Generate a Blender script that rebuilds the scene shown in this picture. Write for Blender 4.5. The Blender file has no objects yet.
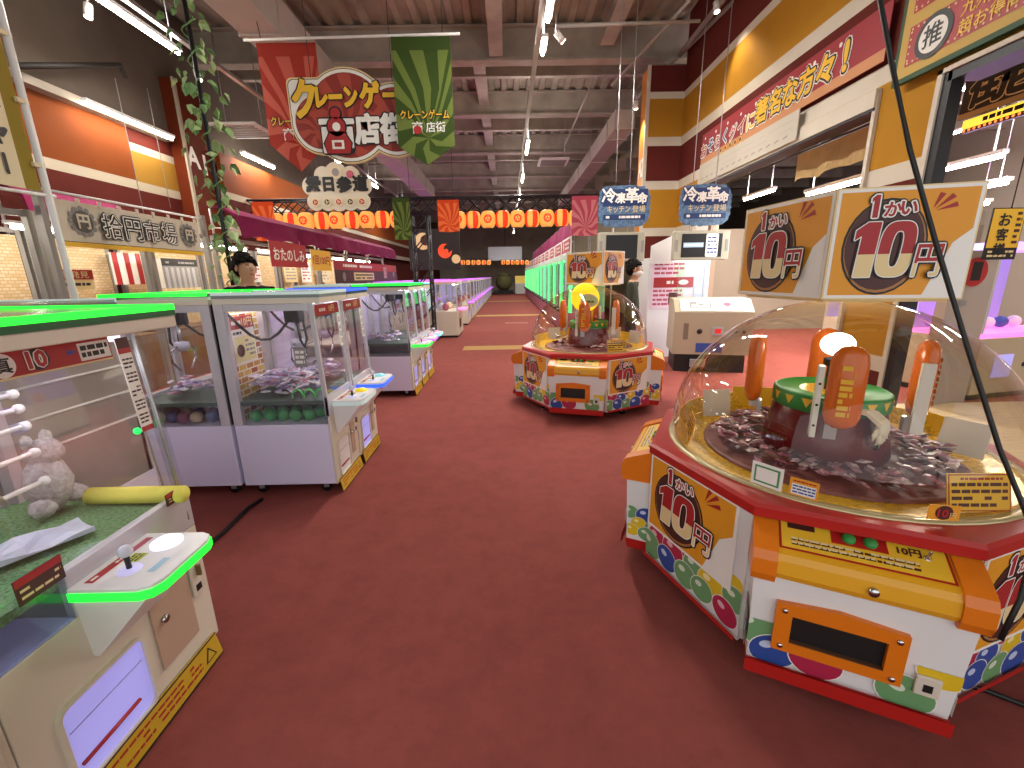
import bpy, bmesh, math, random
from mathutils import Matrix, Vector
random.seed(7)
SC = bpy.context.scene
COL = SC.collection
PI = math.pi
R = math.radians

# ------------------------------------------------------------------ camera
F_PX, VP, ROLL, EYE = 430.0, (507.0, 276.0), R(-1.1), 1.7
def _cam_axes():
    d = Vector(((VP[0] - 512) / F_PX, -(VP[1] - 384) / F_PX, -1.0)).normalized()
    up = Vector((math.sin(ROLL), math.cos(ROLL), 0)); up = (up - up.dot(d) * d).normalized()
    return Matrix((d.cross(up), d, up))            # rows: world X, Y, Z in camera coordinates
CAM_R = _cam_axes()
cam_data = bpy.data.cameras.new('camera'); cam = bpy.data.objects.new('camera', cam_data); COL.objects.link(cam)
cam.matrix_world = Matrix.Translation((0, 0, EYE)) @ CAM_R.to_4x4()
cam_data.sensor_width = 36; cam_data.lens = F_PX / 1024 * 36; cam_data.clip_start = 0.02; cam_data.clip_end = 200
SC.camera = cam
def at(px, py, X=None, Y=None, Z=None):
    """The world point seen at a photo pixel, at a known X, Y or Z."""
    v = CAM_R @ Vector(((px - 512) / F_PX, -(py - 384) / F_PX, -1.0))
    t = X / v.x if X is not None else (Y / v.y if Y is not None else (Z - EYE) / v.z)
    return Vector((0, 0, EYE)) + v * t

# ------------------------------------------------------------------ materials
MATS = {}
def lin(h):
    h = h.lstrip('#'); out = []
    for i in (0, 2, 4):
        c = int(h[i:i + 2], 16) / 255
        out.append(c / 12.92 if c <= .04045 else ((c + .055) / 1.055) ** 2.4)
    return (*out, 1)
def mat(key, col, rough=.5, metal=0, emit=0, noise=0, scale=8, bump=0, coat=0, stretch=None):
    if key in MATS: return MATS[key]
    m = bpy.data.materials.new(key); m.use_nodes = True; nt = m.node_tree
    b = nt.nodes['Principled BSDF']; c = lin(col)
    b.inputs['Base Color'].default_value = c; b.inputs['Roughness'].default_value = rough; b.inputs['Metallic'].default_value = metal
    if rough >= .7: b.inputs['Specular IOR Level'].default_value = .12
    if coat: b.inputs['Coat Weight'].default_value = coat
    if emit:
        b.inputs['Emission Color'].default_value = c; b.inputs['Emission Strength'].default_value = emit
    if noise or bump:
        tc = nt.nodes.new('ShaderNodeTexCoord'); n = nt.nodes.new('ShaderNodeTexNoise')
        n.inputs['Scale'].default_value = scale; n.inputs['Detail'].default_value = 5
        mp = nt.nodes.new('ShaderNodeMapping'); nt.links.new(tc.outputs['Object'], mp.inputs['Vector']); nt.links.new(mp.outputs[0], n.inputs['Vector'])
        if stretch: mp.inputs['Scale'].default_value = stretch
        if noise:
            mx = nt.nodes.new('ShaderNodeMixRGB'); mx.inputs[1].default_value = tuple(v * (1 - noise) for v in c[:3]) + (1,)
            mx.inputs[2].default_value = tuple(min(1, v * (1 + noise)) for v in c[:3]) + (1,)
            cr = nt.nodes.new('ShaderNodeMapRange'); cr.inputs[1].default_value = .3; cr.inputs[2].default_value = .7
            nt.links.new(n.outputs['Fac'], cr.inputs[0]); nt.links.new(cr.outputs[0], mx.inputs[0]); nt.links.new(mx.outputs[0], b.inputs['Base Color'])
            if emit: nt.links.new(mx.outputs[0], b.inputs['Emission Color'])
        if bump:
            bp = nt.nodes.new('ShaderNodeBump'); bp.inputs['Strength'].default_value = bump; bp.inputs['Distance'].default_value = .01
            nt.links.new(n.outputs['Fac'], bp.inputs['Height']); nt.links.new(bp.outputs[0], b.inputs['Normal'])
    MATS[key] = m; return m
def glass(key, tint='#ffffff', lo=.03, hi=.55, rough=.02, power=4):
    if key in MATS: return MATS[key]
    m = bpy.data.materials.new(key); m.use_nodes = True; nt = m.node_tree; nt.nodes.clear()
    o = nt.nodes.new('ShaderNodeOutputMaterial'); t = nt.nodes.new('ShaderNodeBsdfTransparent'); g = nt.nodes.new('ShaderNodeBsdfGlossy')
    t.inputs[0].default_value = lin(tint); g.inputs['Roughness'].default_value = rough
    lw = nt.nodes.new('ShaderNodeLayerWeight'); lw.inputs[0].default_value = .5
    p = nt.nodes.new('ShaderNodeMath'); p.operation = 'POWER'; p.inputs[1].default_value = power
    r = nt.nodes.new('ShaderNodeMapRange'); r.inputs[3].default_value = lo; r.inputs[4].default_value = hi
    mx = nt.nodes.new('ShaderNodeMixShader'); L = nt.links.new
    L(lw.outputs['Facing'], p.inputs[0]); L(p.outputs[0], r.inputs[0]); L(r.outputs[0], mx.inputs[0])
    L(t.outputs[0], mx.inputs[1]); L(g.outputs[0], mx.inputs[2]); L(mx.outputs[0], o.inputs[0])
    MATS[key] = m; return m
def brickmat(key, c1, c2, mortar, scale, emit=0):
    if key in MATS: return MATS[key]
    m = mat(key, c1, .7); nt = m.node_tree; b = nt.nodes['Principled BSDF']
    tc = nt.nodes.new('ShaderNodeTexCoord'); mp = nt.nodes.new('ShaderNodeMapping'); mp.inputs['Rotation'].default_value = (R(90), 0, R(90))
    sx = nt.nodes.new('ShaderNodeSeparateXYZ'); cx = nt.nodes.new('ShaderNodeCombineXYZ')
    br = nt.nodes.new('ShaderNodeTexBrick'); br.inputs['Color1'].default_value = lin(c1); br.inputs['Color2'].default_value = lin(c2)
    br.inputs['Mortar'].default_value = lin(mortar); br.inputs['Scale'].default_value = scale; br.inputs['Mortar Size'].default_value = .03
    L = nt.links.new; L(tc.outputs['Object'], sx.inputs[0]); L(sx.outputs['Y'], cx.inputs[0]); L(sx.outputs['Z'], cx.inputs[1]); L(cx.outputs[0], br.inputs['Vector'])
    L(br.outputs['Color'], b.inputs['Base Color'])
    if emit: L(br.outputs['Color'], b.inputs['Emission Color']); b.inputs['Emission Strength'].default_value = emit
    return m

# ------------------------------------------------------------------ text cache
_TXT = {}
def digit_geo(ch):
    if ch == '1': return [(.28, 0), (1, 0), (1, 1), (.45, 1), (0, .86), (0, .68), (.28, .76)], [(0, 1, 2, 6), (2, 3, 4, 6), (4, 5, 6)], 1, 1
    n = 40; vs = []
    for rx, ry, e in ((.5, .5, .62), (.16, .33, .7)):
        for i in range(n):
            a = 2 * PI * i / n; c, q = math.cos(a), math.sin(a); vs.append((.5 + rx * math.copysign(abs(c) ** e, c), .5 + ry * math.copysign(abs(q) ** e, q)))
    return vs, [(i, (i + 1) % n, n + (i + 1) % n, n + i) for i in range(n)], 1, 1
def text_geo(s, bold=.0):
    if bold == 'digit': return digit_geo(s)
    k = (s, bold)
    if k not in _TXT:
        cu = bpy.data.curves.new('t', 'FONT'); cu.body = s; cu.size = 1; cu.offset = bold; cu.resolution_u = 2
        o = bpy.data.objects.new('t', cu); COL.objects.link(o)
        me = bpy.data.meshes.new_from_object(o.evaluated_get(bpy.context.evaluated_depsgraph_get()))
        vs = [(v.co.x, v.co.y) for v in me.vertices]; fs = [tuple(p.vertices) for p in me.polygons]
        bpy.data.objects.remove(o); bpy.data.curves.remove(cu); bpy.data.meshes.remove(me)
        x0 = min(v[0] for v in vs); x1 = max(v[0] for v in vs); y0 = min(v[1] for v in vs); y1 = max(v[1] for v in vs)
        _TXT[k] = ([((x - x0), (y - y0)) for x, y in vs], fs, x1 - x0, y1 - y0)
    return _TXT[k]

# ------------------------------------------------------------------ mesh builder
class MB:
    eps = .0015
    def __init__(s): s.v = []; s.f = []; s.mi = []; s.sm = []; s.mats = []; s.M = Matrix.Identity(4)
    def frame(s, O, u, v):
        """local x -> u, y -> v, z -> outward normal, origin O"""
        u = Vector(u).normalized(); v = Vector(v); v = (v - v.dot(u) * u).normalized(); n = u.cross(v)
        s.M = Matrix(((u.x, v.x, n.x, O[0]), (u.y, v.y, n.y, O[1]), (u.z, v.z, n.z, O[2]), (0, 0, 0, 1))); return s
    def add(s, vs, fs, m, smooth=False):
        b = len(s.v)
        if m not in s.mats: s.mats.append(m)
        i = s.mats.index(m)
        for p in vs: s.v.append(s.M @ Vector(p))
        for f in fs: s.f.append(tuple(b + k for k in f)); s.mi.append(i); s.sm.append(smooth)
        return s
    def box(s, x0, y0, z0, x1, y1, z1, m, bev=0):
        if bev:
            bm = bmesh.new(); bmesh.ops.create_cube(bm, size=1)
            for v in bm.verts: v.co = Vector(((x0 + x1) / 2 + v.co.x * (x1 - x0), (y0 + y1) / 2 + v.co.y * (y1 - y0), (z0 + z1) / 2 + v.co.z * (z1 - z0)))
            bmesh.ops.bevel(bm, geom=bm.edges[:], offset=bev, segments=2, profile=.5, affect='EDGES')
            bm.verts.index_update(); s.add([v.co.copy() for v in bm.verts], [[v.index for v in f.verts] for f in bm.faces], m); bm.free(); return s
        vs = [(x, y, z) for z in (z0, z1) for y in (y0, y1) for x in (x0, x1)]
        return s.add(vs, [(0, 2, 3, 1), (4, 5, 7, 6), (0, 1, 5, 4), (2, 6, 7, 3), (0, 4, 6, 2), (1, 3, 7, 5)], m)
    def prism(s, pts, z0, z1, m, smooth=False):
        n = len(pts)
        vs = [(p[0], p[1], z0) for p in pts] + [(p[0], p[1], z1) for p in pts]
        return s.add(vs, [tuple(range(n))[::-1], tuple(range(n, 2 * n))] + [(i, (i + 1) % n, n + (i + 1) % n, n + i) for i in range(n)], m, smooth)
    def loft(s, rings, m, smooth=False, caps=True):
        n = len(rings[0]); vs = [p for r in rings for p in r]; fs = []
        for k in range(len(rings) - 1):
            for i in range(n): fs.append((k * n + i, k * n + (i + 1) % n, (k + 1) * n + (i + 1) % n, (k + 1) * n + i))
        if caps: fs += [tuple(range(n))[::-1], tuple(range((len(rings) - 1) * n, len(rings) * n))]
        return s.add(vs, fs, m, smooth)
    def tube(s, pts, r, m, n=8, smooth=True, r2=None):
        pts = [Vector(p) for p in pts]; rings = []
        for i, p in enumerate(pts):
            d = (pts[min(i + 1, len(pts) - 1)] - pts[max(i - 1, 0)]).normalized()
            a = d.cross(Vector((0, 0, 1))) if abs(d.z) < .95 else d.cross(Vector((1, 0, 0)))
            a.normalize(); b = d.cross(a); rr = r if r2 is None else r + (r2 - r) * i / (len(pts) - 1)
            rings.append([p + (a * math.cos(2 * PI * k / n) + b * math.sin(2 * PI * k / n)) * rr for k in range(n)])
        return s.loft(rings, m, smooth)
    def lathe(s, prof, m, n=28, c=(0, 0), smooth=True, caps=False):
        return s.loft([[(c[0] + r * math.cos(2 * PI * k / n), c[1] + r * math.sin(2 * PI * k / n), z) for k in range(n)] for r, z in prof], m, smooth, caps)
    def ball(s, c, r, m, n=12, k=7, top=0, bot=PI):
        r = (r, r, r) if not hasattr(r, '__len__') else r
        rings = []
        for j in range(k + 1):
            t = top + (bot - top) * j / k; t = min(max(t, .02), PI - .02)
            rings.append([(c[0] + r[0] * math.sin(t) * math.cos(2 * PI * i / n), c[1] + r[1] * math.sin(t) * math.sin(2 * PI * i / n), c[2] + r[2] * math.cos(t)) for i in range(n)])
        return s.loft(rings[::-1], m, True)
    # flat marks, layered along the frame's normal
    def rect(s, u0, v0, u1, v1, m, k=1): return s.add([(u0, v0, k * s.eps), (u1, v0, k * s.eps), (u1, v1, k * s.eps), (u0, v1, k * s.eps)], [(0, 1, 2, 3)], m)
    def poly(s, pts, m, k=1): return s.add([(p[0], p[1], k * s.eps) for p in pts], [tuple(range(len(pts)))], m)
    def disc(s, u, v, r, m, k=1, rv=None, n=28, rot=0):
        rv = r if rv is None else rv; pts = []
        for i in range(n):
            a = 2 * PI * i / n; x, y = r * math.cos(a), rv * math.sin(a)
            pts.append((u + x * math.cos(rot) - y * math.sin(rot), v + x * math.sin(rot) + y * math.cos(rot)))
        return s.poly(pts, m, k)
    def text(s, t, u, v, h, m, k=2, w=None, bold=0, fat=0, shear=0, align='c', wmax=None):
        """text t of height h (and width w if given) whose lower edge is at v, centred on u (or starting there)"""
        vs, fs, W, H = text_geo(t, bold); sy = h / H; sx = (w / W) if w else sy
        if wmax and W * sx > wmax: sx = wmax / W
        x0 = u - W * sx / 2 if align == 'c' else u
        sh = [(0, 0)] if not fat else [(fat * math.cos(PI * q / 4), fat * math.sin(PI * q / 4)) for q in range(8)]
        for q, (dx, dy) in enumerate(sh): s.add([(x0 + x * sx + shear * y * sy + dx, v + y * sy + dy, (k + .09 * q) * s.eps) for x, y in vs], fs, m)
        return s
    def bars(s, u0, v0, u1, v1, rows, m, k=2, seed=1, fill=.5):
        rn = random.Random(seed); dv = (v1 - v0) / rows
        for i in range(rows):
            u = u0; v = v1 - (i + 1) * dv
            while u < u1:
                w = dv * rn.uniform(.6, 1.6); e = min(u + w, u1)
                if rn.random() < .9: s.rect(u, v + dv * (1 - fill) / 2, e, v + dv * (1 + fill) / 2, m, k)
                u = e + dv * .2
        return s
    def build(s, name, parent=None, label=None, cat=None, group=None, kind=None, loc=None, rot=None):
        me = bpy.data.meshes.new(name); me.from_pydata([tuple(v) for v in s.v], [], s.f)
        for m in s.mats: me.materials.append(m)
        me.polygons.foreach_set('material_index', s.mi); me.polygons.foreach_set('use_smooth', s.sm); me.update()
        o = bpy.data.objects.new(name, me); COL.objects.link(o)
        if parent is not None: o.parent = parent
        if loc is not None: o.location = loc
        if rot is not None: o.rotation_euler = rot
        return tag(o, label, cat, group, kind)
def tag(o, label=None, cat=None, group=None, kind=None):
    for k, v in (('label', label), ('category', cat), ('group', group), ('kind', kind)):
        if v: o[k] = v
    return o
def thing(name, label, cat, loc=(0, 0, 0), rz=0, group=None):
    o = bpy.data.objects.new(name, None); COL.objects.link(o); o.location = loc; o.rotation_euler = (0, 0, rz); o.empty_display_size = .1
    return tag(o, label, cat, group)
def dup(o, loc=None, rz=None, label=None, group=None, parent=None):
    c = o.copy(); COL.objects.link(c)
    if parent is not None: c.parent = parent
    if loc is not None: c.location = loc
    if rz is not None: c.rotation_euler = (0, 0, rz)
    if label: c['label'] = label
    if group: c['group'] = group
    for ch in list(o.children): dup(ch, parent=c)
    return c
def struct(mb, name): return mb.build(name, kind='structure')
def rrect(u0, v0, u1, v1, r, n=4):
    pts = []
    for cx, cy, a0 in ((u1 - r, v1 - r, 0), (u0 + r, v1 - r, 90), (u0 + r, v0 + r, 180), (u1 - r, v0 + r, 270)):
        for i in range(n + 1): a = R(a0 + 90 * i / n); pts.append((cx + r * math.cos(a), cy + r * math.sin(a)))
    return pts

# palette
WHITE = mat('white_enamel', '#e4e2de', .35, noise=.03, scale=3); LILAC = mat('pale_lilac_enamel', '#e2def6', .4)
CREAM = mat('cream_enamel', '#d8cebc', .4); GREY = mat('grey_plastic', '#8a8784', .5); DARK = mat('black_plastic', '#141312', .5)
CHROME = mat('chrome', '#d0d0d0', .2, 1); ALU = mat('brushed_aluminium', '#b9b9bd', .35, .8); BLACKM = mat('black_metal', '#17161a', .5)
RED = mat('red_plastic', '#b3211c', .3); ORANGE = mat('orange_plastic', '#e07714', .3); YELLOW = mat('yellow_plastic', '#e6a61e', .35)
GREEN = mat('green_plastic', '#2d8a3c', .4); BLUE = mat('blue_plastic', '#2c4f9a', .35); MAROON = mat('maroon_plastic', '#6d1418', .25)
P_WHITE = mat('print_white', '#f0ece2', .5); P_BLACK = mat('print_black', '#15100e', .5); P_RED = mat('print_red', '#a81f20', .5); P_CREAM = mat('print_cream', '#e8cf96', .5)
P_YEL = mat('print_yellow', '#eebc2c', .5); P_ORANGE = mat('print_orange', '#e49a1e', .5); P_BROWN = mat('print_brown', '#4a211a', .5); P_BLUE = mat('print_blue', '#2b4a96', .5)
P_GREEN = mat('print_green', '#4f8f52', .5); P_PINK = mat('print_pink', '#b9546a', .5); P_GREY = mat('print_grey', '#8d8a88', .5); P_BEIGE = mat('print_beige', '#d9c7a0', .6)
GLASS = glass('clear_glass', lo=.05); ACRYLIC = glass('acrylic', '#f4f6f8', .05, .6); DOMEG = glass('dome_acrylic', '#f6f4ee', .035, .75, .03, 3.0)
LED_W = mat('led_white', '#f0ecff', emit=30); LED_G = mat('led_green', '#22ff3a', emit=1.3); LED_P = mat('led_purple', '#b9a0ff', emit=1.2)
LED_B = mat('led_blue', '#2b5cff', emit=1.2); LED_K = mat('led_pink', '#ff6fc0', emit=1.5); TUBE_E = mat('tube_light', '#fff6e4', emit=45)
TURF = mat('artificial_turf', '#6f9468', .9, noise=.4, scale=90, bump=.8); RUBBER = mat('rubber', '#221f1e', .7)
# ------------------------------------------------------------------ room shell
CARPET = mat('red_carpet', '#8a4841', .95, noise=.14, scale=5, bump=.3)
_nt = CARPET.node_tree
for _n in _nt.nodes:
    if _n.type == 'TEX_NOISE': _n.inputs['Detail'].default_value = 9; _n.inputs['Roughness'].default_value = .75
TAN = mat('tan_carpet', '#b08a58', .95, noise=.12, scale=30)
b = MB(); b.box(-9, -4, -.1, 14, 47, 0, CARPET); struct(b, 'floor')
b = MB(); b.box(-1.1, 10.15, .0005, 1.5, 10.75, .003, TAN); struct(b, 'floor_stripe_1')
for i, y in enumerate((19.0, 30.0)):
    b = MB(); b.box(-1.6, y, .0005, 1.6, y + .7, .003, TAN); struct(b, 'floor_stripe_%d' % (i + 2))
b = MB(); b.box(-.1, 15.9, .0005, .75, 16.3, .003, mat('pale_carpet_mark', '#a06a62', .95)); struct(b, 'floor_marking_1')
WOODF = mat('wavy_beige_floor', '#c9b08a', .5, noise=.18, scale=3, stretch=(1, 14, 1))
b = MB(); b.box(4.12, 2.2, .0005, 9, 5.3, .004, WOODF); struct(b, 'floor_stripe_4')

CEIL = mat('ceiling_deck', '#a3998a', .8, noise=.25, scale=1.3); BEAM = mat('beam_paint', '#a89e90', .7, noise=.18, scale=2); DUCT = mat('duct_sheet', '#b3aaa2', .55, noise=.08, scale=2)
# corrugated deck
b = MB(); prof = []; x = -9.0
while x < 14: prof += [(x, 7.25), (x + .16, 7.25), (x + .2, 7.17), (x + .34, 7.17)]; x += .38
vs = [(px, y, z) for y in (-4, 47) for px, z in prof]; n = len(prof)
b.add(vs, [(i, i + n, i + n + 1, i + 1) for i in range(n - 1)], CEIL)
b.box(-9, -4, 7.3, 14, 47, 7.4, CEIL); struct(b, 'ceiling')
def ibeam_x(y, z0, z1, x0, x1, w):
    b = MB(); b.box(x0, y - w / 2, z0, x1, y + w / 2, z0 + .05, BEAM); b.box(x0, y - .03, z0 + .05, x1, y + .03, z1 - .04, BEAM); b.box(x0, y - w / 2, z1 - .04, x1, y + w / 2, z1, BEAM); return b
bi = 0
for y, z0 in ((2.2, 6.3), (5.0, 6.85), (7.0, 6.5), (8.2, 6.9), (9.5, 6.85), (11.4, 6.45), (12.9, 6.75), (15, 6.5), (17, 6.7), (19.2, 6.5), (21.3, 6.75), (23.5, 6.5), (27, 6.5), (31, 6.5), (36, 6.5), (41, 6.5)):
    bi += 1; struct(ibeam_x(y, z0, 7.16, -9, 14, .3 if z0 < 6.6 else .14), 'ceiling_beam_%d' % bi)
for x, y0, y1, z0 in ((-.15, 4, 11.2, 6.5), (-4.6, -2, 14, 6.2), (-.6, 12, 40, 6.8), (2.3, 2, 11, 6.6), (6.5, 0, 40, 6.0), (9.5, 0, 40, 6.0)):
    bi += 1; b = MB(); b.box(x - .15, y0, z0, x + .15, y1, z0 + .05, BEAM); b.box(x - .03, y0, z0 + .05, x + .03, y1, 7.1, BEAM); b.box(x - .15, y0, 7.1, x + .15, y1, 7.15, BEAM); struct(b, 'ceiling_beam_%d' % bi)
for y in range(3, 40, 2):                      # beams of the side hall
    bi += 1; b = MB(); b.box(4.4, y, 5.4, 14, y + .2, 5.75, BEAM); struct(b, 'ceiling_beam_%d' % bi)
# ducts, pipes
def duct(name, label, x0, x1, z0, z1, y0, y1):
    t = thing(name, label, 'air duct', ((x0 + x1) / 2, y0, z0)); w = (x1 - x0) / 2
    MB().box(-w, 0, 0, w, y1 - y0, z1 - z0, DUCT, .02).build('duct_body', t)
    y = .8
    while y < y1 - y0: MB().box(-w - .025, y, -.025, w + .025, y + .05, z1 - z0 + .025, DUCT).build('flange', t); y += 2.4
    for yy in (2.0, (y1 - y0) * .5, (y1 - y0) * .8): MB().tube([(w + .012, yy, (z1 - z0)), (w + .012, yy, 7.1 - z0)], .012, ALU, 6).build('hanger', t)
duct('air_duct', 'long grey air duct under the ceiling above the red pennant', -3.95, -3.35, 5.3, 5.85, 2, 22)
duct('air_duct', 'grey air duct under the ceiling that runs up to the orange pillar', 2.75, 3.25, 5.2, 5.65, 11.9, 24)
PIPE = mat('pipe_grey', '#a39a90', .5)
def pipe(label, pts, r=.025):
    MB().tube(pts, r, PIPE, 8).build('ceiling_pipe', label=label, cat='pipe')
pipe('thin pale conduit crossing the ceiling slantwise right of the aisle lamps', [at(690, 0, Z=6.2), at(612, 85, Z=6.2)], .03)
pipe('second thin pale conduit slanting down towards the aisle lamps', [at(590, 88, Z=6.2), at(565, 145, Z=6.2)], .03)
pipe('long grey pipe slanting under the ceiling beside the right wall', [at(735, 0, Z=6.35), at(640, 95, Z=6.35), at(575, 190, Z=6.35)], .04)
pipe('thin horizontal conduit from the aisle lamp rail to the right wall', [at(556, 26, Z=6.0), at(700, 21, Z=6.0)], .03)
pipe('upper grey pipe along the top of the right wall', [(3.85, 3, 6.3), (3.85, 10.8, 6.3)], .05)
PIPE = mat('dark_pipe', '#2c2622', .6)
pipe('dark pipe with a bend under the ceiling on the far left', [at(18, 66, X=-6.6), at(120, 65, X=-6.6), at(126, 78, X=-6.6)], .04)

# ---- left wall, plain and striped bands
W_RED = mat('wall_dark_red', '#662a24', .75, noise=.05, scale=2); W_MUST = mat('wall_mustard', '#b8842a', .75, noise=.05, scale=2); W_STR = mat('wall_white_stripe', '#d8cfbd', .75, noise=.04, scale=2)
W_ORG = mat('wall_orange_brown', '#77390f', .7, noise=.05, scale=2); W_GREY = mat('wall_grey_board', '#655a50', .85, noise=.12, scale=1.5)
def bands(b, axis, c, a0, a1, z0, z1, out, levels):
    """flat painted bands on a wall: levels = [(z0, z1, material)]"""
    for q0, q1, m in levels:
        q0, q1 = max(q0, z0), min(q1, z1)
        if q1 <= q0: continue
        if axis == 'x': b.box(min(c, c + out), a0, q0, max(c, c + out), a1, q1, m)
        else: b.box(a0, min(c, c + out), q0, a1, max(c, c + out), q1, m)
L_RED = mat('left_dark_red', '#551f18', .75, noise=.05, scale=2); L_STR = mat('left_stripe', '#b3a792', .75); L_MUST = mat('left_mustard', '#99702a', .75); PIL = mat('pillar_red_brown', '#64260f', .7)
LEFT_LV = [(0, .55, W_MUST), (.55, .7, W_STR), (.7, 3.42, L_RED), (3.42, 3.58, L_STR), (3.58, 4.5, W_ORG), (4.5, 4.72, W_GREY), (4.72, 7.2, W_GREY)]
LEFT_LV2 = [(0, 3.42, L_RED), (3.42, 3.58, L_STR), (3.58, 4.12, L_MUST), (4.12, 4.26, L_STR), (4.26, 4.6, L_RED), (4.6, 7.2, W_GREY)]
b = MB(); bands(b, 'x', -7.0, -4, 8.95, 0, 7.2, -.3, LEFT_LV); b.box(-7.0, -4, 4.5, -6.82, 9.9, 4.62, BEAM); struct(b, 'wall_left')
b = MB(); bands(b, 'x', -7.03, 8.95, 47, 0, 7.2, -.3, LEFT_LV2); struct(b, 'wall_left_far')
b = MB(); b.box(-7.35, 10.1, 0, -6.75, 10.95, 5.75, PIL); b.box(-6.76, 10.06, 0, -6.72, 10.14, 5.75, L_STR)
b.frame((-6.745, 10.16, 3.6), (0, 1, 0), (0, 0, 1)); b.eps = .004
b.text('A', .14, .5, .42, P_WHITE, 1, bold=.03); b.text('1', .5, .42, .42, P_WHITE, 1, bold=.03); struct(b, 'pillar_1')
b = MB(); bands(b, 'x', -6.6, 11.0, 47, 2.8, 4.6, -.1, [(2.8, 3.0, L_STR), (3.0, 3.6, L_RED), (3.6, 3.75, L_STR), (3.75, 4.6, W_ORG)]); struct(b, 'wall_left_fascia')
# ---- right wall with its two openings
LV = [(0, .6, W_RED), (.6, .77, W_STR), (.77, 1.6, W_MUST), (1.6, 1.78, W_STR), (1.78, 2.58, W_RED), (2.58, 2.77, W_STR), (2.77, 3.63, W_MUST), (3.63, 3.82, W_STR), (3.82, 4.57, W_RED), (4.57, 4.76, W_STR), (4.76, 5.54, W_MUST), (5.54, 5.68, W_STR), (5.68, 7.2, W_RED)]
b = MB(); bands(b, 'x', 4.1, 4.46, 5.27, 0, 7.2, .12, LV); bands(b, 'x', 4.1, 5.27, 11.0, 3.5, 7.2, .25, LV); bands(b, 'x', 4.1, 9.75, 11.0, 0, 3.5, .25, LV)
bands(b, 'x', 4.1, -4, 4.42, 3.42, 7.2, .25, LV); struct(b, 'wall_right')
b = MB(); bands(b, 'y', 11.0, 3.3, 4.1, 0, 6.2, .5, LV); b.box(3.24, 10.97, 0, 3.31, 11.04, 6.2, W_STR)
b.box(3.27, 11.04, 0, 3.3, 11.5, 6.2, mat('pillar_orange', '#d98a2c', .6)); b.frame((3.268, 11.48, 3.95), (0, -1, 0), (0, 0, 1)); b.eps = .004
b.text('A2', .22, .0, .42, P_WHITE, 1, w=.36, bold=.03); struct(b, 'pillar_2')
b = MB(); b.box(4.04, 5.25, 3.42, 4.1, 9.75, 3.6, W_STR); b.box(4.05, 5.25, 3.39, 4.3, 9.75, 3.42, BLACKM); struct(b, 'trim_1')
b = MB(); b.box(4.06, 5.24, 0, 4.12, 5.29, 3.6, W_STR); struct(b, 'trim_2')
b = MB(); b.box(4.02, 4.36, 0, 4.14, 4.46, 3.42, BLACKM); b.box(4.0, 4.44, 0, 4.05, 4.49, 3.46, W_STR); b.box(4.0, 1.0, 3.42, 4.04, 4.49, 3.46, W_STR); b.box(4.02, 1.0, 3.34, 4.3, 4.4, 3.42, BLACKM); struct(b, 'door_1')
b = MB(); b.box(13.8, -4, 0, 14, 47, 7.2, mat('side_hall_wall', '#a2988c', .8)); struct(b, 'wall_far_right')
b = MB(); b.box(5.2, 11.5, 0, 5.4, 47, 7.2, mat('wall_side_tan', '#a08c78', .8)); struct(b, 'wall_right_far')
b = MB(); b.box(5.4, 13.0, 0, 13.8, 13.2, 2.9, mat('side_back_wall', '#8d8070', .8, noise=.08, scale=1)); struct(b, 'wall_side_back')
FARW = mat('far_wall', '#b5aba0', .8, noise=.15, scale=1)
b = MB(); b.box(-9, 46.6, 0, 14, 47, 7.2, FARW); struct(b, 'wall_back')

# ---- ceiling lamps
def tube_lamp(label, x, y, z, ln, power=30, along='y', name='ceiling_light', grp='tube lamps of the hall', rod=True, lit=1):
    t = thing(name, label, 'lamp', (x, y, z), 0 if along == 'y' else R(-90), grp)
    MB().box(-.05, 0, .03, .05, ln, .08, WHITE).build('lamp_housing', t)
    MB().tube([(0, .03, 0), (0, ln - .03, 0)], .028, TUBE_E, 8).build('lamp_tube', t)
    if rod:
        for yy in (.15, ln - .15): MB().tube([(0, yy, .08), (0, yy, 7.1 - z)], .008, ALU, 5).build('hanger_rod', t)
    if power:
        ld = bpy.data.lights.new('tube_glow', 'AREA'); ld.shape = 'RECTANGLE'; ld.size = .1; ld.size_y = ln; ld.energy = power; ld.color = (1, .97, .92)
        lo = bpy.data.objects.new('tube_glow', ld); COL.objects.link(lo); lo.parent = t; lo.location = (0, ln / 2, -.05)
        l2 = ld.copy(); l2.energy = power * UP; l2.size = .3; lo = bpy.data.objects.new('tube_glow', l2); COL.objects.link(lo); lo.parent = t; lo.location = (0, ln / 2, .1); lo.rotation_euler = (PI, 0, 0)
    return t
LP = 75; UP = .22
ords = ['nearest', 'second', 'third', 'fourth', 'fifth', 'sixth', 'seventh', 'eighth']
for i, (y, ln) in enumerate(((5.3, 1.9), (7.65, .5), (12.8, 1.3), (16.7, 1.3), (20.6, 1.3), (25, 1.3), (31, 1.3), (37, 1.3))):
    tube_lamp('%s tube lamp of the rail above the aisle, counted from the camera' % ords[i], .65, y, 5.2, ln, LP * (2 if i == 0 else 1 if i == 1 else 1.9))
b = MB(); b.box(.52, 3, 5.3, .6, 40, 5.36, ALU); b.build('lamp_rail', label='long thin lamp rail hanging above the middle of the aisle', cat='rail')
b = MB(); b.box(-5.0, 3, 5.3, -4.92, 30, 5.36, ALU); b.build('lamp_rail', label='long thin lamp rail under the left ceiling behind the hanging ivy', cat='rail')
for i, (y, ln) in enumerate(((6.3, 1.65), (13.5, 1.2), (17.5, 1.2), (22, 1.2))):
    tube_lamp(['bright tube lamp at the top left of the hall', 'tube lamp showing below the round crane game sign', 'small tube lamp right of the white cutout sign', 'far small tube lamp above the left lantern row'][i], -5.12, y, 5.2, ln, LP * 1.3)
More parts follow.
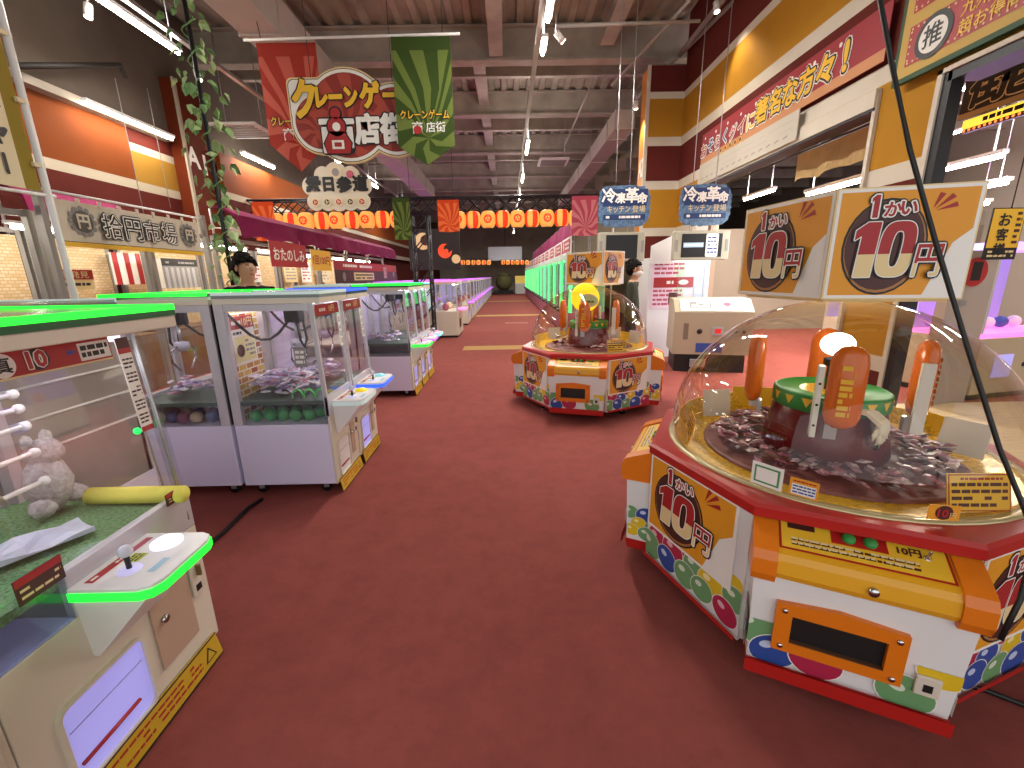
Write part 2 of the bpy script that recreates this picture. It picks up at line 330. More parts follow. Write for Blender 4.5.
tube_lamp('tube lamp washing the orange wall left of the A1 pillar', -6.72, 7.85, 4.5, 1.9, 18, rod=False)
tube_lamp('tube lamp washing the wall behind the A1 pillar', -6.4, 11.6, 4.7, 1.5, 30, rod=False)
def spot(label, p, aim, power=25):
    t = thing('spotlight', label, 'lamp', p, 0, 'spotlights under the ceiling')
    d = (Vector(aim) - Vector(p)).normalized(); e = d * .16
    MB().tube([(0, 0, 0), e], .05, WHITE, 12).build('spot_body', t); MB().tube([e, e + d * .012], .045, mat('spot_lens', '#fff2d8', emit=9), 12).build('lens', t)
    MB().tube([(0, 0, 0), (0, 0, .25)], .012, ALU, 6).build('bracket', t)
    if power:
        ld = bpy.data.lights.new('spot_glow', 'SPOT'); ld.energy = power; ld.spot_size = R(80); ld.spot_blend = .6; ld.shadow_soft_size = .06; ld.color = (1, .88, .7)
        lo = bpy.data.objects.new('spot_glow', ld); COL.objects.link(lo); lo.parent = t; lo.location = e + d * .03; lo.rotation_euler = d.to_track_quat('-Z', 'Y').to_euler()
spot('round spotlight beside the bright tube lamp at the top left', at(88, 4, Z=5.3), (-6, 6, 0), 60)
spot('spotlight on the rail left of the hanging ivy', at(196, 70, Z=5.2), (-4, 8, 0), 60)
spot('spotlight fixed to the orange side of the A2 pillar', at(636, 101, Y=11.2), (3.2, 11.3, 3), 120)
spot('spotlight on the aisle rail below the nearest tube lamp', at(556, 32, Z=5.3), (3.5, 9, 3), 150)
spot('spotlight at the top edge of the right wall', at(716, 2, Z=6.2), (4, 8, 3), 120)
def vent(label, p):
    t = thing('ceiling_vent', label, 'vent', p, 0, 'ceiling air vents'); MB().box(-.5, -.5, 0, .5, .5, .06, WHITE, .01).build('vent_frame', t)
    for i in range(6): MB().box(-.42, -.4 + i * .145, -.02, .42, -.34 + i * .145, 0, GREY).build('vent_slat', t)
    for sx in (-.4, .4): MB().tube([(sx, 0, .06), (sx, 0, 7.1 - p[2])], .01, ALU, 5).build('hanger_rod', t)
vent('square air vent hanging below the ceiling right of the aisle lamps', at(553, 163, Z=5.4)); vent('square air vent hanging above the hanging ivy, by the left lamp rail', at(245, 132, Z=5.0))
# side hall lamps
for i, (px, py, X) in enumerate(((1005, 155, 6.8), (1010, 182, 7.4), (990, 203, 8.4), (870, 178, 5.0), (775, 190, 6.0))):
    p = at(px, py, X=X); tube_lamp(['tube lamp of the side hall seen through the right opening, highest of three', 'tube lamp of the side hall behind the large price sign corner', 'lowest tube lamp of the side hall at the right edge', 'tube lamp of the side hall between the striped column and the price sign', 'tube lamp of the side hall seen under the white header'][i], p.x, p.y, p.z, 1.3, 120)
for i, (x, y) in enumerate(((7.6, 3.6), (8.5, 8.5), (11, 6), (6.6, 10.0), (11, 10.5))): tube_lamp('unseen fill lamp added high in the side hall, %s counted from the opening' % ords[i], x, y, 4.9, 1.5, 90)  # extra lamps outside the view, added to brighten the side hall
w = bpy.data.worlds.new('world'); SC.world = w; w.use_nodes = True
w.node_tree.nodes['Background'].inputs[0].default_value = (.97, .98, 1, 1); w.node_tree.nodes['Background'].inputs[1].default_value = 1.3  # ambient fill added through the open rear to light camera-facing sides
SC.view_settings.view_transform = 'Standard'; SC.view_settings.look = 'None'; SC.view_settings.gamma = 1; SC.view_settings.exposure = .12; SC.view_settings.use_curve_mapping = False
SC.cycles.transparent_max_bounces = 40; SC.cycles.max_bounces = 10; SC.cycles.sample_clamp_indirect = 6
# ------------------------------------------------------------------ ten yen dome machines
GLITTER = mat('yellow_glitter', '#e0b023', .3, .15, noise=.4, scale=60); PINKF = mat('pink_turntable', '#86504e', .5, noise=.3, scale=12)
BALLC = [P_BLUE, mat('print_ball_yellow', '#e2bf25', .35), mat('print_ball_red', '#b2294a', .35), mat('print_ball_green', '#6f9f6a', .35)]
BALLH = [mat('print_ball_shine_%d' % i, c, .35) for i, c in enumerate(('#c5d3ea', '#f8ecac', '#e6b7c0', '#dbe6cf'))]
def price_art(b, w, h, red_top=P_RED):
    """orange poster: brown disc, 1かい 10円, red rays; in a frame whose origin is its lower left corner"""
    b.rect(0, 0, w, h, P_WHITE, 1); m = .025 * w; b.rect(m, m, w - m, h - m, P_ORANGE, 2)
    b.poly([(w * .72, m), (w - m, m), (w - m, h * .62), (w * .86, h * .5)], P_WHITE, 2.5)
    u, v = w * .385, h * .47
    b.disc(u, v, w * .305, P_BLACK, 3, h * .44); b.disc(u, v, w * .29, mat('print_gold_ring', '#a9743c', .5), 4, h * .42); b.disc(u - .004 * w, v + .012 * h, w * .28, P_BROWN, 5, h * .405)
    for a, l in ((72, .15), (48, .17), (22, .15)):
        c, s_ = math.cos(R(a)), math.sin(R(a)); x, y = w * .67 + .03 * w * c, h * .77 + .03 * w * s_; L = l * w
        b.poly([(x, y), (x + L * c - .018 * w * s_, y + L * s_ * .8 + .018 * w * c), (x + L * c + .022 * w * s_, y + L * s_ * .8 - .022 * w * c)], P_RED, 4)
    for t, x, y, hh in (('1', .27, .74, .2), ('か', .40, .745, .13), ('い', .51, .755, .12)):
        BO = 'digit' if t == '1' else .03; ww = w * .055 if t == '1' else None
        b.text(t, w * x, h * y, h * hh, P_BLACK, 6, fat=.022 * w, bold=BO, w=ww); b.text(t, w * x, h * y, h * hh, P_WHITE, 7, fat=.011 * w, bold=BO, w=ww); b.text(t, w * x, h * y, h * hh, P_RED, 8, bold=BO, w=ww)
    def ten(t, x0, y0, hh, ww, k, edge):
        BO = 'digit' if t in '10' else .012
        b.text(t, w * x0, h * y0, h * hh, P_BLACK, k, w=w * ww, fat=edge * w, bold=BO, shear=.06); b.text(t, w * x0, h * y0, h * hh, P_WHITE, k + 1, w=w * ww, fat=edge * .4 * w, bold=BO, shear=.06)
        split_text(b, t, w * x0, h * y0, h * hh, w * ww, k + 2, .06)
    ten('1', .225, .2, .5, .17, 9, .02); ten('0', .455, .2, .5, .25, 9, .02); ten('円', .69, .2, .29, .18, 14, .022)
def split_text(b, t, u, v, hh, ww, k, shear):
    """letters whose upper part is red and whose lower part is cream"""
    vs, fs, W, H = text_geo(t, 'digit' if t in '10' else .012); bm = bmesh.new()
    bv = [bm.verts.new((x, y, 0)) for x, y in vs]
    for f in fs:
        try: bm.faces.new([bv[i] for i in f])
        except ValueError: pass
    bmesh.ops.bisect_plane(bm, geom=bm.verts[:] + bm.edges[:] + bm.faces[:], plane_co=(0, H * .42, 0), plane_no=(0, 1, 0))
    bm.verts.index_update(); x0 = u - ww / 2; sx, sy = ww / W, hh / H
    pts = [(x0 + q.co.x * sx + shear * q.co.y * sy, v + q.co.y * sy, k * b.eps) for q in bm.verts]
    up, dn = [], []
    for f in bm.faces: (up if f.calc_center_median().y > H * .42 else dn).append([q.index for q in f.verts])
    b.add(pts, up, P_RED); b.add(pts, dn, P_CREAM); bm.free()
def ball_art(b, w, h, seed, rows=2, r=.07, skip=None):
    rn = random.Random(seed); k = 1
    spots = []
    for j in range(rows):
        x = r * .4 + (j % 2) * r * .7
        while x < w: spots.append((x + rn.uniform(-.2, .2) * r, (rows - 1 - j) * r * 1.15 + r * .9 + rn.uniform(-.25, .35) * r)); x += r * 1.75
    for x, y in spots:
        rr = r * rn.uniform(.85, 1.15)
        if skip and skip(x, y, rr): continue
        c = rn.randrange(4); k += 1; rot = rn.uniform(-.5, .5)
        def clip(pts): return [(min(max(p, 0), w), min(max(q, 0), h)) for p, q in pts]
        def ell(cx, cy, a, e):
            return clip([(cx + a * math.cos(t) * math.cos(rot) - e * math.sin(t) * math.sin(rot), cy + a * math.cos(t) * math.sin(rot) + e * math.sin(t) * math.cos(rot)) for t in [2 * PI * i / 22 for i in range(22)]])
        b.eps, old = .00015, b.eps
        b.poly(ell(x, y, rr * 1.05, rr * .9), P_WHITE, 1 + k * 2); b.poly(ell(x, y, rr, rr * .85), BALLC[c], 2 + k * 2)
        b.poly(ell(x - rr * .3, y + rr * .28, rr * .3, rr * .2), BALLH[c], 2.6 + k * 2); b.eps = old
def make_dome(C, rz, label, near=True):
    t = thing('dome_prize_machine', label, 'arcade machine', (C[0], C[1], 0), rz, 'ten yen dome machines')
    A = .83; OCT = lambda a: [(a / math.cos(R(22.5)) * math.cos(R(22.5 + 45 * i)), a / math.cos(R(22.5)) * math.sin(R(22.5 + 45 * i))) for i in range(8)]
    MB().prism(OCT(.72), .10, .22, DARK).build('chassis', t)
    b = MB(); b.loft([[(x, y, .1) for x, y in OCT(.8)], [(x, y, .16) for x, y in OCT(.815)], [(x, y, .74) for x, y in OCT(.81)]], WHITE); b.build('body', t)
    for i in range(4):
        a = R(45 + 90 * i); c, s = math.cos(a) * .72, math.sin(a) * .72
        b = MB(); b.M = Matrix.Translation((c, s, 0)) @ Matrix.Rotation(a, 4, 'Z'); b.tube([(0, -.02, .04), (0, .02, .04)], .04, RUBBER, 14); b.box(-.03, -.03, .04, .03, -.022, .11, ALU); b.box(-.03, .022, .04, .03, .03, .11, ALU); b.box(-.035, -.03, .08, .035, .03, .11, ALU); b.build('caster', t)
    # corner panels with price poster and printed balls
    for i in range(4):
        a = R(45 + 90 * i); n = Vector((math.cos(a), math.sin(a), 0)); u = Vector((-math.sin(a), math.cos(a), 0)); W2 = .335
        b = MB(); b.frame(n * .818 - u * W2 + Vector((0, 0, .1)), u, (0, 0, 1)); b.box(0, 0, -.01, 2 * W2, .64, .004, WHITE); b.M = b.M @ Matrix.Translation((0, 0, .004)); b.eps = .0005
        ball_art(b, 2 * W2, .3, 11 + i, 3, .08); b.rect(0, 0, 2 * W2, .025, RED, 40); b.build('corner_panel', t)
        b = MB(); b.frame(n * .832 - u * (W2 - .01) + Vector((0, 0, .31)), u, (0, 0, 1)); b.box(0, 0, -.006, .6, .43, 0, P_WHITE); b.eps = .0005; price_art(b, .6, .43); b.build('price_poster', t)
    # consoles
    for i in range(4):
        a = R(-90 + 90 * i); M = Matrix.Rotation(a + PI / 2, 4, 'Z'); c = thing('console', None, None); c.parent = t; c.rotation_euler = (0, 0, a + PI / 2)
        w = .33; d0, d1 = -.78, -.955
        b = MB(); b.loft([[(-w + .03, d0, .1), (-w + .03, d1 + .03, .1), (w - .03, d1 + .03, .1), (w - .03, d0, .1)], [(-w + .015, d0, .15), (-w + .015, d1 + .015, .15), (w - .015, d1 + .015, .15), (w - .015, d0, .15)],
                          [(-w, d0, .62), (-w, d1, .62), (w, d1, .62), (w, d0, .62)]], WHITE)
        b.build('console_body', c)
        b = MB(); b.frame((-w + .008, d1 + .0095, .155), (1, 0, 0), (0, -.012, .46)); b.eps = .0006
        ball_art(b, 2 * w - .016, .19, 31 + i, 2, .082, lambda x, y, r: y > .09 and .09 < x < .5); b.rect(.0, -.05, 2 * w - .016, .012, RED, 45); b.build('ball_print', c)
        for sx in (-1, 1):
            b = MB(); b.frame((sx * (w - .006), d1 + .02 if sx > 0 else d0 - .012, .16), (0, sx, 0), (sx * .008, 0, .46)); b.eps = .0006
            ball_art(b, .15, .24, 51 + i + sx, 3, .05); b.build('ball_print', c)
        b = MB(); b.loft([[(-w + .02, d0, .085), (-w + .02, d1 + .02, .085), (w - .02, d1 + .02, .085), (w - .02, d0, .085)], [(-w + .01, d0, .15), (-w + .01, d1 + .006, .15), (w - .01, d1 + .006, .15), (w - .01, d0, .15)]], RED); b.build('base_strip', c)
        # orange hood with sloping yellow panel
        b = MB()
        for sx in (-1, 1):
            b = MB(); xs = (sx * (w + .012), sx * (w - .07)); pro = [(d1 - .018, .545), (d1 - .032, .58), (d1 - .03, .64), (d1 - .012, .672), (d1 + .02, .688), (d0, .748), (d0, .545)]
            b.loft([[(xs[0], y, z) for y, z in pro], [(xs[1], y, z) for y, z in pro]], ORANGE)
            b.build('hood_cheek', c)
        b = MB(); pro = [(d1 - .012, .565), (d1 - .024, .59), (d1 - .018, .642), (d1 - .004, .664), (d1 + .02, .676), (d0, .738), (d0, .565)]
        b.loft([[(w - .07, y, z) for y, z in pro], [(-w + .07, y, z) for y, z in pro]], YELLOW)
        b.frame((-w + .075, d1 + .02, .6765), (1, 0, 0), (0, .155, .062)); b.eps = .001; W = 2 * w - .15; H = .165
        b.rect(0, 0, W, H, RED, 1); b.rect(.008, .008, W - .008, H - .008, P_YEL, 2); b.rect(.17, .07, .34, H - .02, RED, 3); b.rect(.03, .1, .12, H - .02, P_BROWN, 3)
        b.bars(.04, .02, .42, .06, 2, P_BROWN, 3, 4); b.bars(.04, .025, .42, .065, 2, P_CREAM, 3.5, 9); b.text('10円', .4, .08, .035, P_BROWN, 4, bold=.03); b.build('button_panel', c)
        for x, y in ((.225, .1), (.29, .1)):
            q = MB(); q.M = b.M.copy(); q.lathe([(.022, 0), (.022, .012), (.016, .02), (.001, .022)], GREEN, 14, (x, y)); q.build('button', c)
        q = MB(); q.M = b.M.copy(); q.lathe([(.014, 0), (.005, .012), (.005, .035), (.001, .04)], CHROME, 10, (.45, .09)); q.build('coin_lever', c)
        q = MB(); q.tube([(.03, d1 - .018, .61), (.03, d1 - .034, .61)], .016, CHROME, 14); q.build('lock', c)
        # prize outlet
        b = MB(); ox, oz = -.04, .355; f = d1 + .004
        def ring(hw, hh, top): return [(ox - hw, oz - hh), (ox + hw, oz - hh), (ox + hw, oz + hh), (ox, oz + hh + top), (ox - hw, oz + hh)]
        o_, i_ = ring(.2, .105, .02), ring(.145, .06, .0)
        vs = [(x, f - .022, z) for x, z in o_] + [(x, f - .022, z) for x, z in i_] + [(x, f + .03, z) for x, z in o_] + [(x, f + .02, z) for x, z in i_]; fs = []
        for k in range(5): j = (k + 1) % 5; fs += [(k, j, 5 + j, 5 + k), (k, 10 + k, 10 + j, j), (5 + k, 5 + j, 15 + j, 15 + k)]
        b.add(vs, fs, ORANGE)
        for sx in (-.172, .172):
            for sz in (-.08, .08): b.tube([(ox + sx, f - .022, oz + sz), (ox + sx, f - .028, oz + sz)], .01, CHROME, 8)
        b.build('outlet_frame', c)
        b = MB(); b.box(ox - .145, f - .003, oz - .06, ox + .145, f - .001, oz + .06, DARK); b.box(ox - .145, f - .02, oz - .062, ox + .145, f - .003, oz - .056, mat('outlet_lip', '#5a3a22', .5)); b.build('prize_outlet', c)
        b = MB(); b.box(.2, f - .012, .235, .27, f, .315, CREAM, .004); b.box(.222, f - .014, .255, .248, f - .011, .285, DARK); b.build('coin_slot', c)
    # red rim with round opening
    N = 64; ro = []; ri = []
    for k in range(N):
        a = 2 * PI * k / N; s = (a % (PI / 4)); s = s - PI / 4 if s > PI / 8 else s; r = .835 / math.cos(s); ro.append((r * math.cos(a), r * math.sin(a))); ri.append((.755 * math.cos(a), .755 * math.sin(a)))
    vs = [(x, y, .735) for x, y in ro] + [(x, y, .775) for x, y in ro] + [(x * .985, y * .985, .79) for x, y in ro] + [(x, y, .79) for x, y in ri] + [(x, y, .735) for x, y in ri]; fs = []
    for q in range(4):
        for k in range(N): j = (k + 1) % N; fs.append((q * N + k, q * N + j, (q + 1) * N + j, (q + 1) * N + k))
    MB().add(vs, fs, RED).build('red_rim', t)
    MB().lathe([(.775, .79), (.775, .797), (.735, .797), (.735, .79)], mat('dome_flange', '#c9b98a', .25, .4), 48).build('dome_flange', t)
    MB().lathe([(.745, .795), (.72, .795), (.60, .765), (.0015, .748)], GLITTER, 40, smooth=False).build('glitter_bowl', t)
    MB().lathe([(.58, .752), (.58, .775), (.565, .78), (.0015, .78)], PINKF, 36).build('turntable', t)
    b = MB(); nn = 22; rg = []
    for k in range(nn + 1):
        a = R(15 + 190 * k / nn); rg.append([(r * math.cos(a), r * math.sin(a), z) for r, z in ((.712, .797), (.725, .895), (.72, .895), (.707, .797))])
    b.loft(rg, GLITTER); b.build('glitter_band', t)
    # drum hub
    b = MB(); b.lathe([(.28, .78), (.285, .80), (.245, 1.02), (.235, 1.03)], MAROON, 36); b.build('drum', t)
    b = MB(); b.lathe([(.245, 1.02), (.255, 1.03), (.255, 1.1), (.24, 1.11), (.235, 1.1), (.0015, 1.095)], GREEN, 36)
    for k in range(18):
        a = 2 * PI * k / 18; b.add([((.2565) * math.cos(a + q) , .2565 * math.sin(a + q), z) for q, z in ((-.1, 1.09), (.1, 1.09), (0, 1.045))], [(0, 2, 1)], P_YEL)
    b.lathe([(.19, 1.097), (.0015, 1.1)], GLITTER, 24); b.build('drum_top', t)
    MB().lathe([(.03, 1.1), (.03, 1.22), (.05, 1.23), (.05, 1.26)], BLACKM, 14).build('lamp_post', t)
    if near: MB().ball((0, 0, 1.335), (.075, .075, .058), mat('lamp_globe', '#fff6e0', emit=14), 18, 10).build('lamp_globe', t)
    MB().ball((.06, -.06, 1.15), .05, RED, 14, 8).build('red_knob', t)
    SCOOP = glass('scoop_orange_clear', '#f09a4a', .06, .5); SC_O = mat('scoop_orange', '#dd6a14', .25, coat=.5)
    for i in range(4):
        a = R(-92 + 90 * i); c = thing('scoop', None, None); c.parent = t; c.rotation_euler = (0, 0, a + PI / 2); c.location = (0, 0, 0)
        b = MB(); y = -.35; prof = [(.0, 1.38), (.04, 1.37), (.065, 1.34), (.072, 1.3), (.072, 1.06), (.06, 1.02), (.03, 1.0), (0.002, .995)]
        rings = [[(r * math.cos(q) * 1.0, y + r * math.sin(q) * .6, z) for q in [2 * PI * k / 16 for k in range(16)]] for r, z in [(max(r, .002), z) for r, z in prof]]
        b.loft(rings[::-1], SC_O, True); b.build('scoop_shell', c)
        b = MB(); b.frame((-.03, y - .046, 1.06), (1, 0, 0), (0, 0, 1)); b.bars(0, 0, .05, .24, 8, P_YEL, 1, 5 + i, .7); b.build('scoop_sticker', c)
        b = MB(); b.box(-.11, y - .01, .94, -.085, y + .04, 1.28, WHITE, .004); b.box(-.05, y + .03, .93, -.0, y + .05, 1.0, ALU); b.build('scoop_bracket', c)
        for zz in (1.0, 1.1, 1.2): MB().tube([(-.0975, y - .012, zz), (-.0975, y - .008, zz)], .006, DARK, 8).build('bolt', c)
    if near:
        # white glove hand beside the drum: cuff, palm, four fingers, thumb
        h = thing('glove_hand', None, None); h.parent = t; gp = at(868, 424, Z=1.0); gq = Matrix.Rotation(-rz, 4, 'Z') @ Vector((gp.x - C[0], gp.y - C[1], 0)); h.location = (gq.x, gq.y, 1.0); h.rotation_euler = (0, 0, R(-28))
        b = MB(); GL = mat('white_glove', '#e9dfc8', .6)
        b.loft([[(-.16, -.05, .06), (-.16, .05, .06), (-.16, .05, .075), (-.16, -.05, .075)], [(.0, -.05, .05), (.0, .05, .05), (.0, .05, .07), (.0, -.05, .07)], [(.05, -.05, .01), (.05, .05, .01), (.065, .05, .02), (.065, -.05, .02)]], GL)
        b.ball((.055, 0, -.01), (.025, .055, .05), GL, 12, 8); b.build('palm', h)
        for k, ln in enumerate((.065, .08, .075, .06)): MB().tube([(.055, -.042 + .028 * k, -.03), (.06, -.046 + .031 * k, -.03 - ln * .5), (.045, -.048 + .033 * k, -.03 - ln)], .012, GL, 8, r2=.009).build('finger', h)
        MB().tube([(.05, -.05, 0), (.05, -.085, -.025), (.045, -.09, -.05)], .012, GL, 8, r2=.009).build('thumb', h)
    # cards inside and stickers
    def card(x, y, z, rzz, w, h, tilt, art, nm):
        b = MB(); b.M = Matrix.Translation((x, y, z)) @ Matrix.Rotation(rzz, 4, 'Z') @ Matrix.Rotation(R(90 - tilt), 4, 'X'); b.box(-w / 2, 0, -.003, w / 2, h, 0, P_YEL); b.M = b.M @ Matrix.Translation((-w / 2, 0, 0)); b.eps = .0007; art(b, w, h); b.build(nm, t)
    def notes(b, w, h): b.rect(.004, .004, w - .004, h - .004, P_RED, 1); b.rect(.008, .008, w - .008, h - .008, P_YEL, 2); b.bars(.015, .015, w - .015, h - .03, 4, P_BROWN, 3, 3); b.bars(.03, h - .03, w - .03, h - .012, 1, P_RED, 3, 8)
    card(.42, -.56, .79, R(25), .24, .15, 14, notes, 'notice_card'); card(-.66, -.13, .785, R(-80), .2, .13, 10, notes, 'notice_card'); card(-.32, .62, .79, R(190), .24, .15, 10, notes, 'notice_card'); card(.62, .36, .79, R(120), .2, .13, 10, notes, 'notice_card')
    for x, y, q in ((-.52, .28, 30), (.58, .1, -40), (.3, .52, 200)): 
        b = MB(); b.M = Matrix.Translation((x, y, .8)) @ Matrix.Rotation(R(q), 4, 'Z') @ Matrix.Rotation(R(80), 4, 'X'); b.box(-.09, 0, -.002, .09, .17, .002, CREAM); b.build('blank_card', t)
    # dome, with its sticker, latch and sign above
    pr = [(.752, .795), (.757, .86)] + [(.757 * math.cos(q), .86 + .70 * math.sin(q)) for q in [R(90) * k / 16 for k in range(1, 16)]] + [(.02, 1.56)]
    MB().lathe(pr, DOMEG, 64).build('dome', t)
    if near:
        th = R(-118); b = MB(); b.frame((.765 * math.cos(th), .765 * math.sin(th), .81), (-math.sin(th), math.cos(th), 0), (0, 0, 1)); b.eps = .001; b.box(0, 0, -.003, .125, .1, 0, P_WHITE); b.rect(.012, .012, .113, .088, P_GREEN, 1); b.rect(.02, .02, .105, .08, P_WHITE, 2); b.build('qr_sticker', t).name = 'white_sticker'
        th = R(-107); b = MB(); b.frame((.765 * math.cos(th), .765 * math.sin(th), .81), (-math.sin(th), math.cos(th), 0), (0, 0, 1)); b.eps = .001; b.box(0, 0, -.003, .1, .075, 0, P_ORANGE); b.rect(.008, .006, .092, .052, P_WHITE, 1); b.bars(.012, .058, .09, .07, 1, P_RED, 2, 3); b.bars(.012, .01, .09, .05, 3, P_BLUE, 2, 6); b.build('notice_sticker', t)
        th = R(-74); b = MB(); b.frame((.765 * math.cos(th), .765 * math.sin(th), .805), (-math.sin(th), math.cos(th), 0), (0, 0, 1)); b.eps = .001; b.box(0, 0, -.003, .1, .06, 0, P_ORANGE); b.disc(.05, .03, .028, P_BROWN, 1); b.text('10', .045, .012, .034, P_RED, 3, bold=.04); b.text('円', .078, .012, .02, P_CREAM, 3); b.build('price_sticker', t)
        b = MB(); b.tube([(.71, -.36, .79), (.71, -.36, .83), (.80, -.18, .83), (.80, -.18, .79)], .008, CHROME, 8); b.build('latch_handle', t)
    return t
C1, A1 = (1.675, 2.15), R(-27)
dome1 = make_dome(C1, A1, 'large dome prize machine in the right foreground with red rim and orange consoles')
C2, A2 = (1.08, 5.76), R(-18)
dome2 = make_dome(C2, A2, 'smaller looking dome prize machine farther down the aisle with a yellow round plush-like sign inside', False); dome2['label'] = 'dome prize machine standing farther down the aisle with a big yellow disc sign inside'
# price signs above the domes
def inv(p, C, a): 
    q = Matrix.Rotation(-a, 4, 'Z') @ Vector((p[0] - C[0], p[1] - C[1], 0)); return (q.x, q.y)
def price_sign(t, pts, z0, z1):
    s = thing('price_sign', None, None); s.parent = t
    n = len(pts)
    for i in range(n):
        p, q = Vector((*pts[i], z0)), Vector((*pts[(i + 1) % n], z0)); u = q - p; w = u.length
        b = MB(); b.frame(p, u, (0, 0, 1)); b.box(0, 0, -.012, w, z1 - z0, 0, P_CREAM); b.eps = .0012; b.M = b.M @ Matrix.Translation((.006, .006, 0)); price_art(b, w - .012, z1 - z0 - .012); b.build('price_poster', s)
    cx = sum(p[0] for p in pts) / n; cy = sum(p[1] for p in pts) / n
    MB().prism([((p[0] - cx) * .9 + cx, (p[1] - cy) * .9 + cy) for p in pts], z0 - .012, z0 - .002, P_CREAM).build('sign_floor', s)
price_sign(dome1, [inv(p, C1, A1) for p in ((1.335, 2.53), (1.394, 1.93), (1.89, 1.8), (2.02, 2.4))], 1.575, 2.03)
h = .24; price_sign(dome2, [inv((p.x, p.y), C2, A2) for p in (at(566, 272, Y=6.05), at(603, 272, Y=5.5), at(624, 272, Y=5.78), at(590, 272, Y=6.3))], 1.575, 1.985)
# yellow disc sign on the far machine's drum
d = thing('disc_sign', None, None); d.parent = dome2; d.location = (0, 0, 0)
b = MB(); b.tube([(-.05, -.1, 1.42), (-.02, -.22, 1.41)], .175, mat('yellow_glow_sign', '#ffd21e', emit=.9), 28, smooth=False); b.build('sign_disc', d)
b = MB(); b.frame((.02, -.245, 1.38), (1, -.2, 0), (0, 0, 1)); b.eps = .004; b.M = b.M @ Matrix.Scale(1.0, 4); b.disc(0, 0, .13, P_WHITE, 1, .085); b.disc(0, 0, .115, mat('print_pale_green', '#cfe0a8', .5), 2, .07); b.bars(-.08, -.03, .08, .04, 2, P_GREEN, 3, 5, .7); b.build('sign_face', d)
for x in (-.1, .06): MB().tube([(x, -.16, 1.1), (x, -.16, 1.3)], .015, P_YEL, 8).build('sign_leg', d)
# candy packets lying on the two turntables
CAND = [mat('candy_wrap_%d' % i, c, .35, noise=.3, scale=60) for i, c in enumerate(('#a0566a', '#d6bcba', '#5a343e', '#c07f90', '#7a4842', '#98707e'))]
def candy_proto(m, m2):
    b = MB(); N = 6; vs = []
    for j in range(5):
        x = -.034 + .017 * j; hw = (.016, .018, .02, .018, .016)[j]; hh = (.001, .007, .009, .007, .001)[j]
        vs.append([(x, -hw, 0), (x, -hw * .5, hh), (x, hw * .5, hh), (x, hw, 0), (x, hw * .5, -hh * .6), (x, -hw * .5, -hh * .6)])
    b.loft(vs, m); b.add([(-.012, -.013, .0095), (.012, -.013, .0095), (.012, .013, .0095), (-.012, .013, .0095)], [(0, 1, 2, 3)], m2)
    return b
protos = []
def scatter(n, C, r0, r1, z, label, group, sc=1, mats=CAND, name='wrapped_candy', cat='candy', seed=1, box=None, heap=.05):
    rn = random.Random(seed); pro = []
    for i in range(len(mats)):
        o = candy_proto(mats[i], mats[(i + 2) % len(mats)]).build(name, label=label, cat=cat, group=group); pro.append(o)
    for k in range(n):
        o = pro[k] if k < len(pro) else dup(pro[rn.randrange(len(pro))])
        if box: x, y = rn.uniform(box[0], box[1]), rn.uniform(box[2], box[3]); 
        else:
            a = rn.uniform(0, 2 * PI); r = math.sqrt(rn.uniform(r0 * r0, r1 * r1)); x, y = C[0] + r * math.cos(a), C[1] + r * math.sin(a)
        o.location = (x, y, z + rn.uniform(.0, heap)); o.rotation_euler = (rn.uniform(-.38, .38), rn.uniform(-.38, .38), rn.uniform(0, 6.28)); s = sc * rn.uniform(.85, 1.2); o.scale = (s, s, s)
scatter(290, C1, .34, .52, .805, 'small wrapped candy lying round the drum of the near dome machine', 'candy on the near turntable', .95, seed=3)
scatter(70, C2, .34, .52, .805, 'small wrapped candy lying round the drum of the farther dome machine', 'candy on the farther turntable', 1.05, seed=4)
# ------------------------------------------------------------------ crane machines
BRICKR = brickmat('red_brick_paper', '#a4452c', '#d9b45a', '#eee6da', 5.0); CAPTOP = glass('cap_translucent', '#dfeee6', .25, .6, .2)
BACKP = mat('back_panel_grey', '#8d857e', .6, noise=.1, scale=3); BACKL = mat('back_panel_lavender', '#cfc5e6', .5, noise=.1, scale=5)
SKIRT_Y = mat('skirt_yellow', '#c19a22', .5); INK = mat('ink_dark', '#2a1c18', .6); GLOWBIN = mat('lit_bin', '#a9a6f4', emit=.42); DKGREEN = mat('dark_green_edge', '#0f5a2c', .4)
FRAMEM = mat('frame_silver', '#c9c6cc', .35, .3)
LEDC = {'g': LED_G, 'w': mat('led_soft', '#c9dcd8', emit=.25), 'b': LED_B, 'k': LED_K, 'y': mat('led_yellow', '#ffe23a', emit=.8), 'p': mat('led_violet', '#c66cf0', emit=.7), 'c': mat('led_cyan', '#7fd8f0', emit=.8)}
